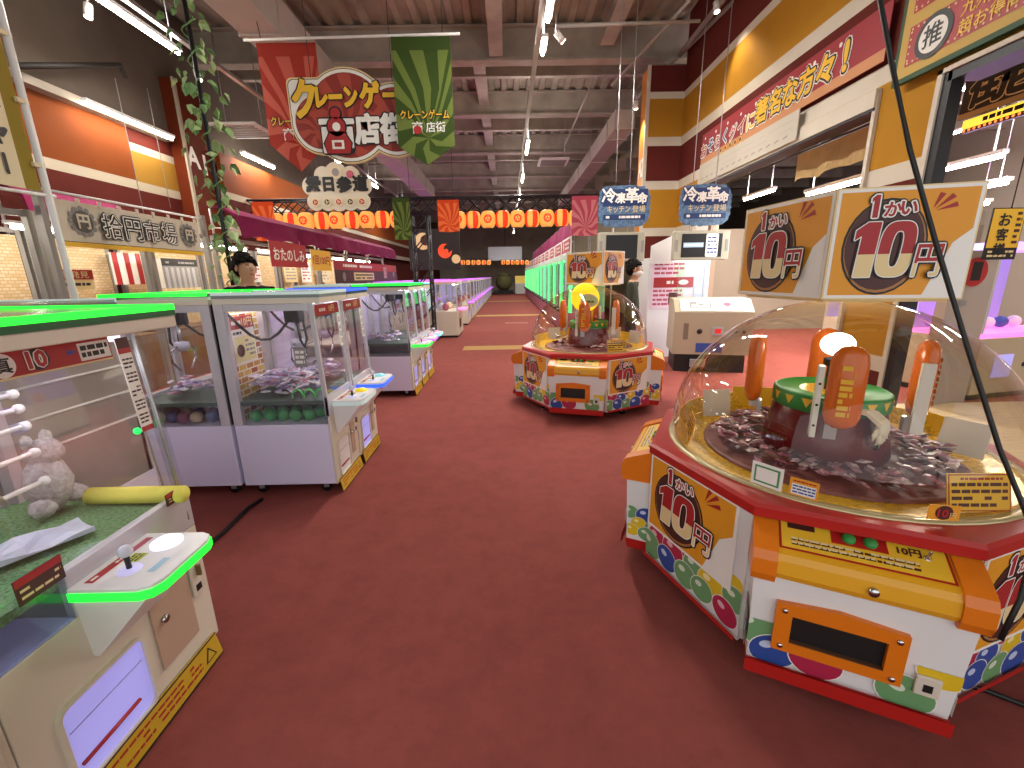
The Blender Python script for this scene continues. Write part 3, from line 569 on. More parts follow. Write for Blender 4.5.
def crane(label, X, Y0, W, cap='g', tray='g', rz=0, D=.75, back=BACKP, front=True, base=LILAC, over=.03, slant=0, deck=CREAM, detail=2, bin_lit=True, deck_z=.79, led=LED_W, grp='crane machines of the left rows', tray_w=.3, knob='white', strip=True, bin=0, shade_sheet=False, claw_y=.55):
    t = thing('crane_machine', label, 'crane machine', (X, Y0, 0), rz, grp); H = 1.62
    b = MB(); b.box(-D, 0, .09, -.02, W, .6, base, .006); b.build('base_cabinet', t)
    b = MB(); b.box(-.02, .0, .09, 0, W, .66, CREAM, .004); b.build('front_panel', t)
    for x in (-D + .1, -.12):
        for y in (.07, W - .07):
            b = MB(); b.tube([(x, y - .015, .04), (x, y + .015, .04)], .04, RUBBER, 12); b.box(x - .02, y - .025, .04, x + .02, y + .025, .09, ALU); b.build('caster', t)
    p = .045; zt = 1.53
    for (x, y) in ((-D, 0), (-D, W - p)):
        MB().box(x, y, .6, x + .07, y + p, zt, FRAMEM).build('frame_post', t)
    for y in (0, W - .028):
        b = MB(); b.loft([[(-.03, y, .66), (0, y, .66), (0, y + .028, .66), (-.03, y + .028, .66)], [(-.03 - slant, y, zt), (-slant, y, zt), (-slant, y + .028, zt), (-.03 - slant, y + .028, zt)]], FRAMEM if detail < 3 else ACRYLIC); b.build('frame_post', t)
    for y in (0, W - p): MB().box(-D + .072, y + .002, zt - .05, -slant - .034, y + p - .002, zt - .002, FRAMEM).build('top_rail', t)
    MB().box(-D + .04, .01, deck_z - .03, -.03, W - .01, deck_z, deck).build('deck', t)
    b = MB(); b.box(-.03, bin, .66, .0, W, deck_z + .03, FRAMEM, .004); b.build('front_rail', t)
    MB().box(-D, .02, .6, -D + .02, W - .02, zt, back).build('back_panel', t)
    for y in (.008, W - .014): MB().box(-D + .06, y, .6, -.03, y + .005, zt, GLASS).build('side_glass', t)
    b = MB(); b.loft([[(-.015, .03, deck_z + .03), (-.01, .03, deck_z + .03), (-.01, W - .03, deck_z + .03), (-.015, W - .03, deck_z + .03)], [(-.015 - slant, .03, zt), (-.01 - slant, .03, zt), (-.01 - slant, W - .03, zt), (-.015 - slant, W - .03, zt)]], GLASS); b.build('front_glass', t)
    # cap with lit edge
    c = MB().box(-D, 0, zt, over, W, zt + .044, CREAM, .004).build('cap', t)
    e = LEDC[cap]; b = MB(); z0, z1 = zt + .044, H - .002
    b.box(over - .006, -.0, z0 + .022, over + .004, W, z1, e); b.box(-D, -.004, z0 + .022, over, .004, z1, e); b.box(-D, W - .004, z0 + .022, over, W + .004, z1, e); b.build('led_edge', c)
    b = MB(); k = DKGREEN if cap == 'g' else mat('edge_dark_' + cap, {'b': '#12224f', 'w': '#7c8a86', 'k': '#8a4a6a'}.get(cap, '#667777'), .4)
    b.box(over - .006, 0, z0, over + .002, W, z0 + .022, k); b.box(-D, -.002, z0, over, .006, z0 + .022, k); b.build('edge_trim', c)
    MB().box(-D + .005, .005, z0 + .012, over - .007, W - .005, z1 - .008, CAPTOP).build('cap_sheet', c)
    if strip:
        b = MB(); b.box(-.1 - slant, .06, zt - .012, -.075 - slant, W - .06, zt, led); b.build('led_strip', t)
        b = MB(); b.box(-D + .04, .06, zt - .012, -D + .06, W - .06, zt, led); b.build('led_strip', t)
    if detail == 3:
        for dx, dy in ((0, 0), (-.03, .024), (-.09, .026)):
            y = W - .028 + dy; MB().tube([(dx, y, .7), (dx - slant, y, zt)], .0035, ALU, 6).build('acrylic_edge', t)
    if shade_sheet: MB().box(-D + .07, .29, .605, -.06, .3, deck_z - .035, DARK).build('storage_shade_sheet', t)  # dark sheet added behind the balls to imitate the unlit storage space
    if detail < 1: return t
    # gantry and claw
    gx, gy = -D * .42, W * claw_y
    MB().box(-D + .05, gy - .015, zt - .06, -.04 - slant, gy + .015, zt - .035, ALU).build('gantry_rail', t)
    g = thing('claw', None, None); g.parent = t; g.location = (gx, gy, zt)
    MB().box(-.06, -.05, -.16, .06, .05, -.03, BLACKM, .008).build('carriage', g)
    MB().tube([(0, 0, -.16), (0, 0, -.3)], .012, ALU, 8).build('claw_rod', g)
    MB().lathe([(.002, -.29), (.05, -.3), (.055, -.34), (.03, -.37), (.002, -.375)], mat('claw_body', '#b8b4c4', .3), 16).build('claw_head', g)
    for sgn in (-1, 1): MB().tube([(0, .05 * sgn, -.33), (0, .12 * sgn, -.36), (0, .13 * sgn, -.44), (0, .06 * sgn, -.52)], .008, CHROME, 7).build('claw_arm', g)
    MB().tube([(-D * .5, -gy + .05, -.06)] + [(-D * .5 * (1 - q) + -.02 * q, (-gy + .05) * (1 - q), -.06 - .2 * math.sin(PI * q) - .05 * q) for q in (.15, .3, .45, .6, .75, .9)] + [(0, 0, -.1)], .011, DARK, 7).build('claw_cable', g)
    MB().tube([(.03, -.03, -.14), (.05, -.05, -.3), (.06, -.02, -.36), (.07, .02, -.3), (.05, .03, -.14)], .01, DARK, 7).build('coil_cable', g)
    if not front: return t
    # control panel
    y0 = .235 if W > .7 else W * .5 - .2; y1 = y0 + (.31 if W > .7 else .4); x1 = .265 if W > .7 else .24
    cp = thing('control_panel', None, None); cp.parent = t; cp.location = (0, 0, .755)
    pts = [(-.0, y0), (x1 - .05, y0), (x1 - .015, y0 + .015), (x1, y0 + .05), (x1, y1 - .05), (x1 - .015, y1 - .015), (x1 - .05, y1), (0, y1)]
    MB().prism(pts, .0, .012, WHITE).build('panel_top', cp)
    MB().prism([(p[0] + (.003 if p[0] > .01 else 0), p[1] + (.003 if p[1] > (y0 + y1) / 2 else -.003)) for p in pts], -.03, 0, LEDC[tray]).build('panel_led', cp)
    b = MB(); b.loft([[(0, y0 + .02, -.26), (.02, y0 + .02, -.26), (.02, y1 - .02, -.26), (0, y1 - .02, -.26)], [(0, y0 + .01, -.03), (x1 - .03, y0 + .01, -.03), (x1 - .03, y1 - .01, -.03), (0, y1 - .01, -.03)]], WHITE); b.build('panel_bracket', cp)
    jy, by = y0 + (y1 - y0) * .3, y0 + (y1 - y0) * .78
    b = MB(); b.lathe([(.035, .012), (.03, .02), (.002, .021)], mat('joystick_base', '#c9c6f4', .3, emit=.3), 16, (.12, jy)); b.tube([(.12, jy, .02), (.12, jy, .07)], .008, DARK, 8); b.ball((.12, jy, .085), .022, mat('joystick_clear', '#cfcfdc', .15), 12, 8); b.build('joystick', cp)
    KB = {'white': mat('lit_button', '#eae4ff', .3, emit=.9), 'yellow': mat('yellow_button', '#f2d21e', .3, emit=.4), 'cyan': mat('cyan_button', '#8fd8e0', .3, emit=.3), 'pink': mat('pink_button', '#e0a0c8', .3, emit=.3)}[knob]
    MB().lathe([(.05, .012), (.05, .022), (.036, .024), (.034, .032), (.002, .036)], KB, 20, (.13, by)).build('big_button', cp)
    b = MB(); b.frame((.04, y0 + .03, .0125), (0, 1, 0), (-1, 0, 0)); b.eps = .001; b.M = Matrix.Translation((0, 0, .0125)) @ Matrix(((0, -1, 0, .11), (1, 0, 0, y0 + .03), (0, 0, 1, 0), (0, 0, 0, 1)))
    w = y1 - y0 - .06; b.rect(-.01, -.11, w + .01, .095, WHITE, .4); b.rect(0, .055, w * .55, .085, P_RED, 1); b.bars(.01, .06, w * .5, .08, 1, P_WHITE, 2, 5); b.rect(w * .42, .0, w * .62, .05, mat('lime_label', '#b9c43a', .5), 1); b.bars(w * .43, .005, w * .6, .045, 3, INK, 2, 6); b.rect(w * .2, -.1, w * .5, -.075, mat('pale_blue_label', '#9fc4d8', .5), 1); b.rect(w * .62, .06, w, .085, P_PINK, 1); b.build('panel_labels', cp)
    # front of the base: prize outlet, coin unit, service door, skirt
    f = .002; oy = W * .14
    ow = min(.3, W * .42)
    pts = rrect(oy, .13, oy + ow, .42, .03)
    b = MB(); b.frame((f, 0, 0), (0, 1, 0), (0, 0, 1)); b.eps = .001; b.poly(pts, GLOWBIN if bin_lit else WHITE, 1)
    b.tube([(oy + ow * .05, .33, .003), (oy + ow * .95, .33, .003)], .0015, P_GREY, 5); b.tube([(oy + .02, .2, .006), (oy + ow * .8, .2, .006)], .007, P_RED, 6); b.build('prize_outlet', t)
    b = MB(); ring = rrect(oy - .012, .118, oy + ow + .012, .432, .04); n = len(ring)
    b.add([(f + .012, y, z) for y, z in ring] + [(f + .012, y, z) for y, z in pts] + [(f - .002, y, z) for y, z in ring] + [(f - .001, y, z) for y, z in pts], [q for i in range(n) for q in ((i, (i + 1) % n, n + (i + 1) % n, n + i), (2 * n + i, 2 * n + (i + 1) % n, (i + 1) % n, i), (n + i, n + (i + 1) % n, 3 * n + (i + 1) % n, 3 * n + i))], CREAM); b.build('outlet_frame', t)
    dy = oy + ow + .06
    b = MB(); b.frame((f, dy, .2), (0, 1, 0), (0, 0, 1)); b.eps = .002; dw = min(.2, W - dy - .1)
    b.box(0, 0, 0, dw, .3, .006, mat('service_door', '#b99c86', .5), .002); b.rect(0, .3, dw, .38, P_GREY, 1); b.rect(dw * .15, .315, dw * .45, .365, DARK, 3); b.rect(dw * .55, .31, dw * .98, .375, P_RED, 3); b.bars(dw * .58, .315, dw * .95, .37, 3, P_CREAM, 4, 4); b.build('service_door', t)
    MB().frame((f + .006, dy, .2), (0, 1, 0), (0, 0, 1)).tube([(dw * .25, .2, 0), (dw * .25, .2, .012)], .016, CHROME, 12).build('door_lock', t)
    cy = W - .1
    b = MB(); b.box(f, cy, .36, f + .012, cy + .075, .52, CREAM, .004); b.box(f + .011, cy + .015, .38, f + .014, cy + .045, .41, DARK); b.box(f + .011, cy + .03, .45, f + .03, cy + .04, .5, mat('coin_chute', '#8d7a50', .35, .6)); b.build('coin_unit', t)
    b = MB(); b.frame((.004, .02, .035), (0, 1, 0), (.0, 0, 1)); b.M = Matrix.Translation((.03, .02, .03)) @ Matrix(((0, -.18, 1, 0), (1, 0, 0, 0), (0, .97, 0, 0), (0, 0, 0, 1))); b.eps = .0012
    b.box(0, -.02, -.006, W - .06, .095, 0, SKIRT_Y); b.rect(0, -.02, W - .06, -.013, INK, 1); b.rect(0, .088, W - .06, .095, INK, 1); b.bars(.03, .005, W - .18, .075, 3, P_RED, 1, 3, .4); b.poly([(W - .16, .01), (W - .09, .01), (W - .125, .072)], INK, 1); b.poly([(W - .15, .016), (W - .1, .016), (W - .125, .06)], SKIRT_Y, 2); b.build('skirt', t)
    return t
FX = -1.4
# --- the near machine (pegs, turf, yellow foam bar)
m1 = crane('nearest crane machine at the left edge, green turf deck and bright green lit panel', FX, .93, .78, 'g', 'g', slant=.06, over=.1, deck=TURF, detail=3, deck_z=.80, bin=.24, claw_y=.2)
m0 = crane('crane machine cut off by the lower left corner, beside the turf machine', FX, .165, .76, 'g', 'g', slant=.06, over=.1, deck_z=.83)
for i, nm in enumerate(('',)):
    mm = crane('grey backed crane machine seen through the side glass of the turf machine', -2.93, 2.46 + .75 * i, .73, 'w', 'w', PI, front=False)
    for zz in (.95, 1.1, 1.25, 1.4): MB().tube([(-.752, .03, zz), (-.752, .7, zz)], .007, WHITE, 6).build('back_bar', mm)
m1b = crane('crane machine standing back to back with the turf machine', -2.93, 1.69, .74, 'w', 'w', PI, detail=0, back=BACKP)
def on(o, name, b, par=None): return b.build(name, par or o)
b = MB(); zt = 1.53                                   # red banner on the inside of the front glass
def slanted(y0, z0): 
    q = (z0 - .66) / (zt - .66); return (-.006 - .06 * q, y0, z0)
b.frame(slanted(.03, 1.43), (0, 1, 0), (-.06, 0, .87)); b.eps = .001; b.box(0, 0, -.002, .62, .085, 0, P_CREAM); b.rect(0, .006, .62, .085, P_RED, 1)
b.text('音の', .16, .015, .05, P_WHITE, 2, bold=.01); b.disc(.27, .042, .036, P_WHITE, 2); b.text('真', .27, .018, .05, P_BLACK, 3, bold=.02)
b.disc(.37, .045, .034, P_BLACK, 2); b.text('10', .365, .018, .055, P_WHITE, 3, fat=.003, bold=.05); b.text('10', .365, .018, .055, P_RED, 4, bold=.04); b.rect(.5, .012, .615, .072, P_WHITE, 2); b.bars(.507, .02, .608, .066, 2, P_BLACK, 3, 7, .7); b.bars(.46, .035, .49, .06, 1, P_BLUE, 2, 3); b.build('price_banner', m1)
b = MB(); b.frame(slanted(.675, 1.13), (0, 1, 0), (-.06, 0, .87)); b.eps = .001; b.box(0, 0, -.002, .055, .37, 0, P_WHITE); b.rect(0, 0, .055, .02, P_RED, 1); b.rect(0, .31, .055, .33, P_RED, 1); b.rect(0, .33, .055, .37, P_BROWN, 1)
for i in range(5): b.bars(.006, .03 + .055 * i, .05, .075 + .055 * i, 3, INK, 1, i, .45)
b.build('instruction_card', m1)
for y, w, h in ((.655, .075, .05), (.11, .13, .08)):
    b = MB(); b.frame((.008, y, .815), (0, 1, 0), (.0, 0, 1)); b.eps = .001; b.box(0, 0, -.004, w, h, 0, P_BROWN); b.rect(.0, h * .7, w, h, P_RED, 1); b.bars(.008, .01, w - .008, h * .65, 2, P_CREAM, 2, 5, .4); b.build('brown_plate', m1)
MB().tube([(-.36, .72, .838), (.03, .72, .838)], .035, mat('yellow_foam', '#e8e06a', .9), 16).build('foam_bar', m1)
MB().ball((-.1, .72, 1.12), .014, mat('green_lens', '#2cff6a', emit=.9), 10, 6).build('sensor_lens', m1)
pg = thing('peg_board', None, None); pg.parent = m1; pg.location = (-.37, .04, 0)
MB().box(-.16, 0, .85, .1, .012, 1.46, mat('peg_board_white', '#dfe0ea', .4)).build('board', pg)
for k, zz in enumerate((1.325, 1.27, 1.205, 1.10, .985)):
    b = MB(); b.tube([(.02, .01, zz), (.02, (.51 + .004 * k), zz)], .009, WHITE, 8); b.ball((.02, (.51 + .004 * k), zz), .018, WHITE, 10, 6); b.build('peg', pg)
MB().tube([(.06, .02, 1.3), (.07, .2, 1.2), (.1, .3, 1.05), (.06, .36, .98), (.02, .3, 1.0)], .012, mat('hose_grey', '#b9b4a8', .5), 8).build('hose', pg)
# open acrylic bin under the turf deck
bn = thing('prize_bin', None, None); bn.parent = m1; bn.location = (0, 0, 0)
b = MB(); b.box(-.2, .025, .662, -.003, .235, .668, mat('bin_inside', '#9a9ccc', .5, emit=.15)); b.build('bin_floor', bn)  # bin floor is no lamp; its faint glow lightens the inside
for x0, y0, x1, y1 in ((-.005, .02, .0, .24), (-.2, .02, -.005, .025), (-.2, .235, -.005, .24)): MB().box(x0, y0, .662, x1, y1, .84, ACRYLIC).build('bin_wall', bn)
# white furry plush and a bagged prize lying on the turf
FUR = mat('white_fur', '#b5b0ae', .95, noise=.2, scale=40, bump=.9)
p0 = thing('plush_toy', 'white furry plush toy hanging below the pegs in the nearest machine', 'plush toy', (FX - .44, 1.585, .82)); p0.scale = (.72, .72, .72)
def fur_ball(c, r, seed):
    rn = random.Random(seed); b = MB(); b.ball(c, r, FUR, 16, 10)
    for q in range(len(b.v)): b.v[q] = Vector(c) + (b.v[q] - Vector(c)) * rn.uniform(.9, 1.12)
    return b
fur_ball((0, 0, .16), (.09, .1, .16), 1).build('torso', p0); fur_ball((0, .02, .33), (.075, .08, .08), 2).build('head', p0)
for sx in (-1, 1): fur_ball((.03, .09 * sx, .05), (.06, .05, .05), 3 + sx).build('paw', p0)
for sx in (-1, 1): fur_ball((0, .05 * sx, .41), (.02, .03, .04), 6 + sx).build('ear', p0)
b = MB(); rn = random.Random(5); ring = []
for j in range(6): ring.append([(-.14 + .056 * j, y, .012 + .01 * math.sin(j * 1.7 + k)) for k, y in enumerate((-.08, -.05, 0, .05, .08))] + [(-.14 + .056 * j, y, .002) for y in (.08, 0, -.08)])
b.loft(ring, mat('clear_bag', '#c9cfe0', .3)); b.build('prize_bag', label='flat pale plastic bag lying on the turf of the nearest machine', cat='bag', loc=(FX - .26, 1.33, .822), rot=(0, 0, R(60)))
DECKD = mat('deck_dark_green', '#4a5c52', .6)
# --- the second pair of machines, seen from the side
m2b = crane('crane machine with red brick wallpaper inside and a yellow button', FX, 3.2, .545, 'w', 'w', back=BRICKR, knob='yellow', bin_lit=False, slant=.03, shade_sheet=True, deck=DECKD)
m2c = crane('crane machine with blue lit cap and blue tray beside the brick wallpaper machine', FX, 3.765, .545, 'b', 'b', back=BACKL, knob='cyan', slant=.03, deck=DECKD)
m2a = crane('crane machine with green cap standing back to back with the brick wallpaper machine', -2.93, 3.745, .545, 'g', 'g', PI, front=False, deck=DECKD)
m2d = crane('crane machine standing back to back with the blue tray machine', -2.93, 4.31, .545, 'g', 'g', PI, front=False)
b = MB(); b.frame((-.728, .12, 1.05), (0, 1, 0), (0, 0, 1)); b.eps = .002; b.box(0, 0, 0, .3, .38, .003, P_WHITE); b.M = b.M @ Matrix.Translation((0, 0, .003)); b.rect(0, .28, .3, .38, P_RED, 1); b.text('10円', .21, .295, .07, P_CREAM, 2, bold=.02); b.bars(.01, .3, .14, .36, 1, P_WHITE, 2, 3); b.bars(.01, .23, .12, .27, 1, INK, 2, 4); b.rect(.02, .02, .28, .22, mat('poster_pale_yellow', '#e9dfa0', .5), 1); b.disc(.08, .11, .05, P_BROWN, 2); b.bars(.15, .05, .27, .2, 4, P_GREY, 2, 5); b.build('wall_poster', m2b)
for mm, W in ((m2b, .545), (m2c, .545)):
    b = MB(); b.frame((-.03, .05, 1.43), (0, 1, 0), (-.03, 0, .87)); b.eps = .001; b.box(0, 0, -.002, W - .1, .085, 0, P_RED); b.text('10円', .3, .015, .055, P_CREAM, 1, bold=.03); b.bars(.02, .02, .18, .065, 1, P_WHITE, 1, 8); b.build('price_banner', mm)
    b = MB(); b.frame((-.02, W - .1, 1.15), (0, 1, 0), (-.03, 0, .87)); b.eps = .001; b.box(0, 0, -.002, .05, .26, 0, P_WHITE)
    for i in range(4): b.bars(.006, .02 + .06 * i, .045, .065 + .06 * i, 3, INK, 1, i, .45)
    b.build('instruction_card', mm)
b = MB(); b.frame((-.31, .2, 1.02), (1, 0, 0), (0, 0, 1)); b.eps = .001; b.box(0, 0, -.004, .09, .16, 0, GREY); b.bars(.01, .02, .08, .14, 3, P_WHITE, 1, 4, .6); b.build('hanging_tag', m2b)
ARCH = mat('green_hoop', '#58c860', .35)
for k in range(3): MB().tube([(-.3 + .09 * k + .045 * (1 - math.cos(q)), .06, .8 + .07 * math.sin(q)) for q in [PI * i / 8 for i in range(9)]], .008, ARCH, 7).build('green_hoop', m2b)
PRZ = [mat('prize_wrap_%d' % i, c, .5, noise=.25, scale=40) for i, c in enumerate(('#dcd4e2', '#9a86b4', '#d89ab0', '#efe9ea', '#6f6a86', '#c9b8d8'))]
scatter(125, None, 0, 0, .815, 'small bagged prize in white, purple or pink heaped in the brick wallpaper machine', 'bagged prizes of the brick wallpaper machine', 1.12, PRZ, 'bagged_prize', 'prize', 5, (FX - .66, FX - .2, 3.33, 3.66), .15)
scatter(75, None, 0, 0, .815, 'small bagged prize in white, purple or pink heaped in the blue tray machine', 'bagged prizes of the blue tray machine', 1.12, PRZ, 'bagged_prize', 'prize', 6, (FX - .66, FX - .2, 3.87, 4.22), .13)
scatter(55, None, 0, 0, .815, 'small bagged prize heaped in the green capped back to back machine', 'bagged prizes of the green capped machine', 1.12, PRZ, 'bagged_prize', 'prize', 8, (-2.8, -2.3, 3.33, 3.66), .1)
def balls(cols, n, x0, x1, y, z, label, group, seed):
    rn = random.Random(seed); pr = [MB().ball((0, 0, 0), .048, c, 14, 8).build('capsule_ball', label=label, cat='ball', group=group) for c in cols]; k = 0
    for row in range(2):
        x = x0 + .05 * row
        while x < x1 and k < n:
            o = pr[k] if k < len(pr) else dup(pr[k % len(pr)]); o.location = (x, y + rn.uniform(0, .03) + row * .1, z + .0495); k += 1; x += .104
balls([mat('ball_green', '#2f8f4a', .4)], 12, FX - .62, FX - .12, 3.28, .602, 'green ball in the dark lower window of the brick wallpaper machine', 'green balls under the brick machine deck', 1)
balls([mat('ball_tan', '#b3a592', .4), mat('ball_slate', '#4b5578', .4), mat('ball_dusk', '#7a5568', .4)], 10, -2.8, -2.28, 3.28, .602, 'muted ball in the lower window of the green capped back to back machine', 'muted balls under the back to back machine deck', 2)
# --- third block
m3a = crane('crane machine with green cap and green tray in the third block of the left row', FX, 6.12, .545, 'g', 'g', back=BACKL, slant=.03, knob='pink', deck=DECKD, shade_sheet=True)
m3b = crane('crane machine with violet tray edge, behind the green tray machine of the third block', FX, 6.685, .545, 'g', 'p', back=BACKL, slant=.03, knob='pink', deck=DECKD, shade_sheet=True)
m3c = crane('crane machine with cyan tray at the far end of the third block', FX, 7.25, .545, 'c', 'c', back=BACKL, slant=.03, knob='pink', deck=DECKD, shade_sheet=True)
for i in range(3): crane('crane machine standing back to back with the %s of the third block' % ['green tray machine', 'violet tray machine', 'cyan tray machine'][i], -2.93, 6.665 + .565 * i, .545, 'w', 'g', PI, front=False)
scatter(45, None, 0, 0, .815, 'small bagged prize heaped in the green tray machine of the third block', 'bagged prizes of the third block', 1.12, PRZ, 'bagged_prize', 'prize', 7, (FX - .66, FX - .2, 6.2, 6.6), .12)
# --- pink edged machine, then the violet row
def far_machine(label, X, Y, W, D, edge, body, inner, grp, seat='w', rz=0):
    t = thing('prize_machine', label, 'crane machine', (X, Y, 0), rz, grp)
    MB().box(-D, 0, .06, 0, W, .75, body, .01).build('base_cabinet', t)
    MB().box(-D + .02, .02, .0, -.03, W - .02, .06, DARK).build('plinth', t)
    MB().box(-D, .02, .75, -D + .03, W - .02, 1.5, inner).build('back_panel', t)
    for y in (0, W - .04):
        for x in (-D, -.04): MB().box(x, y, .75, x + .04, y + .04, 1.5, FRAMEM).build('frame_post', t)
    for y in (.01, W - .016): MB().box(-D + .04, y, .75, -.04, y + .006, 1.5, GLASS).build('side_glass', t)
    MB().box(-.012, .04, .75, -.006, W - .04, 1.5, GLASS).build('front_glass', t)
    MB().box(-D, 0, 1.5, .02, W, 1.57, CREAM, .004).build('cap', t); MB().box(-D - .004, -.004, 1.57, .024, W + .004, 1.6, LEDC[edge]).build('led_edge', t)
    MB().box(-.12, .08, 1.48, -.09, W - .08, 1.5, LED_P if edge in 'p' else LED_W).build('led_strip', t)
    MB().box(0, W * .2, .76, .2, W * .8, .8, LEDC[edge], .01).build('control_panel', t)
    b = MB(); b.box(0, W * .25, .25, .008, W * .55, .5, DARK if edge == 'k' else GLOWBIN); b.build('prize_outlet', t)
    for k in range(4): MB().ball((-D * .5 + .1 * math.cos(k * 2.1), W * (.2 + .2 * k), .86), (.1, .09, .11), (P_PINK, PRZ[0], PRZ[1], P_CREAM)[k], 10, 6).build('prize', t)
    return t
pk = far_machine('white prize machine with pink lit edge beside the tan carpet stripe', -1.42, 12.4, 1.3, .95, 'k', CREAM, mat('pale_aqua_back', '#bcd8dc', .5, emit=.15), 'far machines of the left row')
V_IN = mat('violet_back', '#a596e0', .5, emit=.35); vio = None
numw = ['first', 'second', 'third', 'fourth', 'fifth', 'sixth', 'seventh', 'eighth', 'ninth', 'tenth', 'eleventh', 'twelfth', 'thirteenth', 'fourteenth', 'fifteenth', 'sixteenth']
for i in range(14):
    lb = 'violet lit prize machine of the far left row, %s behind the pink edged machine' % numw[i]
    if vio is None: vio = far_machine(lb, -1.42, 15.6, 1.15, .95, 'p', CREAM, V_IN, 'violet machines of the far left row')
    else: dup(vio, (-1.42, 15.6 + i * 1.75, 0), 0, lb)
for i in range(6):
    dup(vio, (-3.05, 13.2 + i * 1.9, 0), 0, 'violet lit prize machine of the second left row, %s from the truss post' % numw[i], 'violet machines of the second left row')
# --- tall green lit machines on the right
def green_machine(label, X, Y):
    t = thing('tall_prize_machine', label, 'prize machine', (X, Y, 0), PI, 'green lit machines on the right'); W, D, H = 1.9, .95, 2.25
    MB().box(-D, 0, .05, 0, W, .72, mat('pink_base', '#b06a7c', .45, noise=.1, scale=6), .01).build('base_cabinet', t)
    MB().box(-D + .02, .03, 0, -.04, W - .03, .05, DARK).build('plinth', t)
    MB().box(-D, .04, .72, -D + .03, W - .04, 2.1, mat('green_glow_back', '#8fc8a0', .5, emit=.12)).build('back_panel', t)
    for y in (0, W - .1): MB().box(-.08, y, .72, .0, y + .1, 2.1, mat('green_lit_post', '#5cff8a', emit=1.1)).build('lit_post', t)
    for y in (W * .5,): MB().box(-.06, y - .03, .72, -.01, y + .03, 2.1, FRAMEM).build('centre_post', t)
    MB().box(-.03, .1, .74, -.022, W - .1, 2.08, GLASS).build('front_glass', t)
    MB().box(-D, 0, 2.1, .02, W, H, mat('pale_green_cap', '#c9e0cc', .4, emit=.1), .01).build('cap', t)
    MB().box(-.1, .1, 2.06, -.06, W - .1, 2.09, mat('green_strip', '#7dffa0', emit=4)).build('led_strip', t)
    for y in (.25, 1.15): MB().box(0, y, .66, .16, y + .45, .74, DARK, .01).build('control_shelf', t)
    for k in range(5): MB().box(-.7, .15 + .34 * k, .73, -.3, .4 + .34 * k, .98 + .1 * (k % 2), (PRZ[0], P_PINK, P_YEL, PRZ[1], P_WHITE)[k], .01).build('prize_box', t)
    b = MB(); b.box(-.06, .1, H, -.03, W - .1, H + .42, P_WHITE); b.frame((-.028, .1, H), (0, 1, 0), (0, 0, 1)); b.eps = .004; b.rect(.05, .05, 1.65, .37, P_PINK, 1); b.disc(.4, .21, .14, P_CREAM, 2); b.bars(.7, .1, 1.5, .32, 2, P_WHITE, 2, 6); b.build('header_card', t)
    return t
gr = None
for i in range(14):
    lb = 'tall green lit prize machine of the right row, %s counted away from the dome machines' % numw[i]
    if gr is None: gr = green_machine(lb, 1.62, 13.4)
    else: dup(gr, (1.62, 13.4 + 2.0 * i, 0), PI, lb)
# ------------------------------------------------------------------ hanging signs
def shape(pts, m, d, b=None):
    b = b or MB(); return b.prism(pts, -d, 0, m)
def fan(b, w, h, out, cx, cy, m, n=9, k=1, sw=.35):
    """printed swirl: curved wedges from (cx, cy) to the outline"""
    L = [0.0]; P = out + [out[0]]
    for i in range(len(out)): L.append(L[-1] + math.hypot(P[i + 1][0] - P[i][0], P[i + 1][1] - P[i][1]))
    def pt(s):
        s %= L[-1]
        for i in range(len(out)):
            if s <= L[i + 1]: q = (s - L[i]) / (L[i + 1] - L[i]); return (P[i][0] + (P[i + 1][0] - P[i][0]) * q, P[i][1] + (P[i + 1][1] - P[i][1]) * q)
    T = L[-1]
    for j in range(n):
        s0, s1 = T * j / n, T * (j + .5) / n; cs = sorted([s for s in L if s0 < s < s1])
        e = [pt(s0)] + [pt(s) for s in cs] + [pt(s1)]
        m0 = pt(s0 - T * .04); m1 = pt(s1 - T * .04)
        b.poly([(cx, cy), (cx + (m0[0] - cx) * .5, cy + (m0[1] - cy) * .5)] + e + [(cx + (m1[0] - cx) * .5, cy + (m1[1] - cy) * .5)], m, k)
def pennant(label, x0, x1, Y, z1, zs, z0, c0, c1, logo=True, grp=None, name='hanging_pennant'):
    w = x1 - x0; h = z1 - z0; t = zs - z0
    b = MB(); b.frame((x0, Y, z0), (1, 0, 0), (0, 0, 1)); out = [(w / 2, 0), (w, t), (w, h), (0, h), (0, t)]
    b.prism(out, -.006, 0, c0); b.eps = .003; fan(b, w, h, out, w * .55, h * .22, c1, 10); b.rect(0, h * .9, w, h, c0, 2)
    if logo:
        b.text('クレーンゲーム', w * .5, h * .37, h * .075, P_BLACK, 3, fat=.012, w=w * .86); b.text('クレーンゲーム', w * .5, h * .37, h * .075, P_YEL, 4, bold=.02, w=w * .86)
        b.text('商', w * .36, h * .255, h * .1, P_WHITE, 4, bold=.015); b.disc(w * .36, h * .285, h * .035, P_RED, 6); b.text('店街', w * .68, h * .265, h * .085, P_WHITE, 4, bold=.015)
    return b.build(name, label=label, cat='banner', group=grp)
PR, PR2 = mat('pennant_red', '#a83a2e', .7), mat('pennant_light_red', '#c66050', .7); PG, PG2 = mat('pennant_green', '#3c4f22', .7), mat('pennant_light_green', '#6b7a3a', .7)
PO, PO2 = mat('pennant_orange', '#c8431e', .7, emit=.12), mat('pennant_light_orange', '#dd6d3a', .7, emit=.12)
pennant('red swirl pennant with pointed tip hanging left of the round crane game sign', -3.6, -2.74, 7.35, 5.06, 3.72, 3.33, PR, PR2)
pennant('green swirl pennant with pointed tip hanging before the right end of the round sign', -1.58, -.74, 7.1, 5.0, 3.6, 3.34, PG, PG2)
b = MB(); b.tube([(-3.75, 7.3, 5.08), (-.6, 7.1, 5.03)], .018, WHITE, 8)
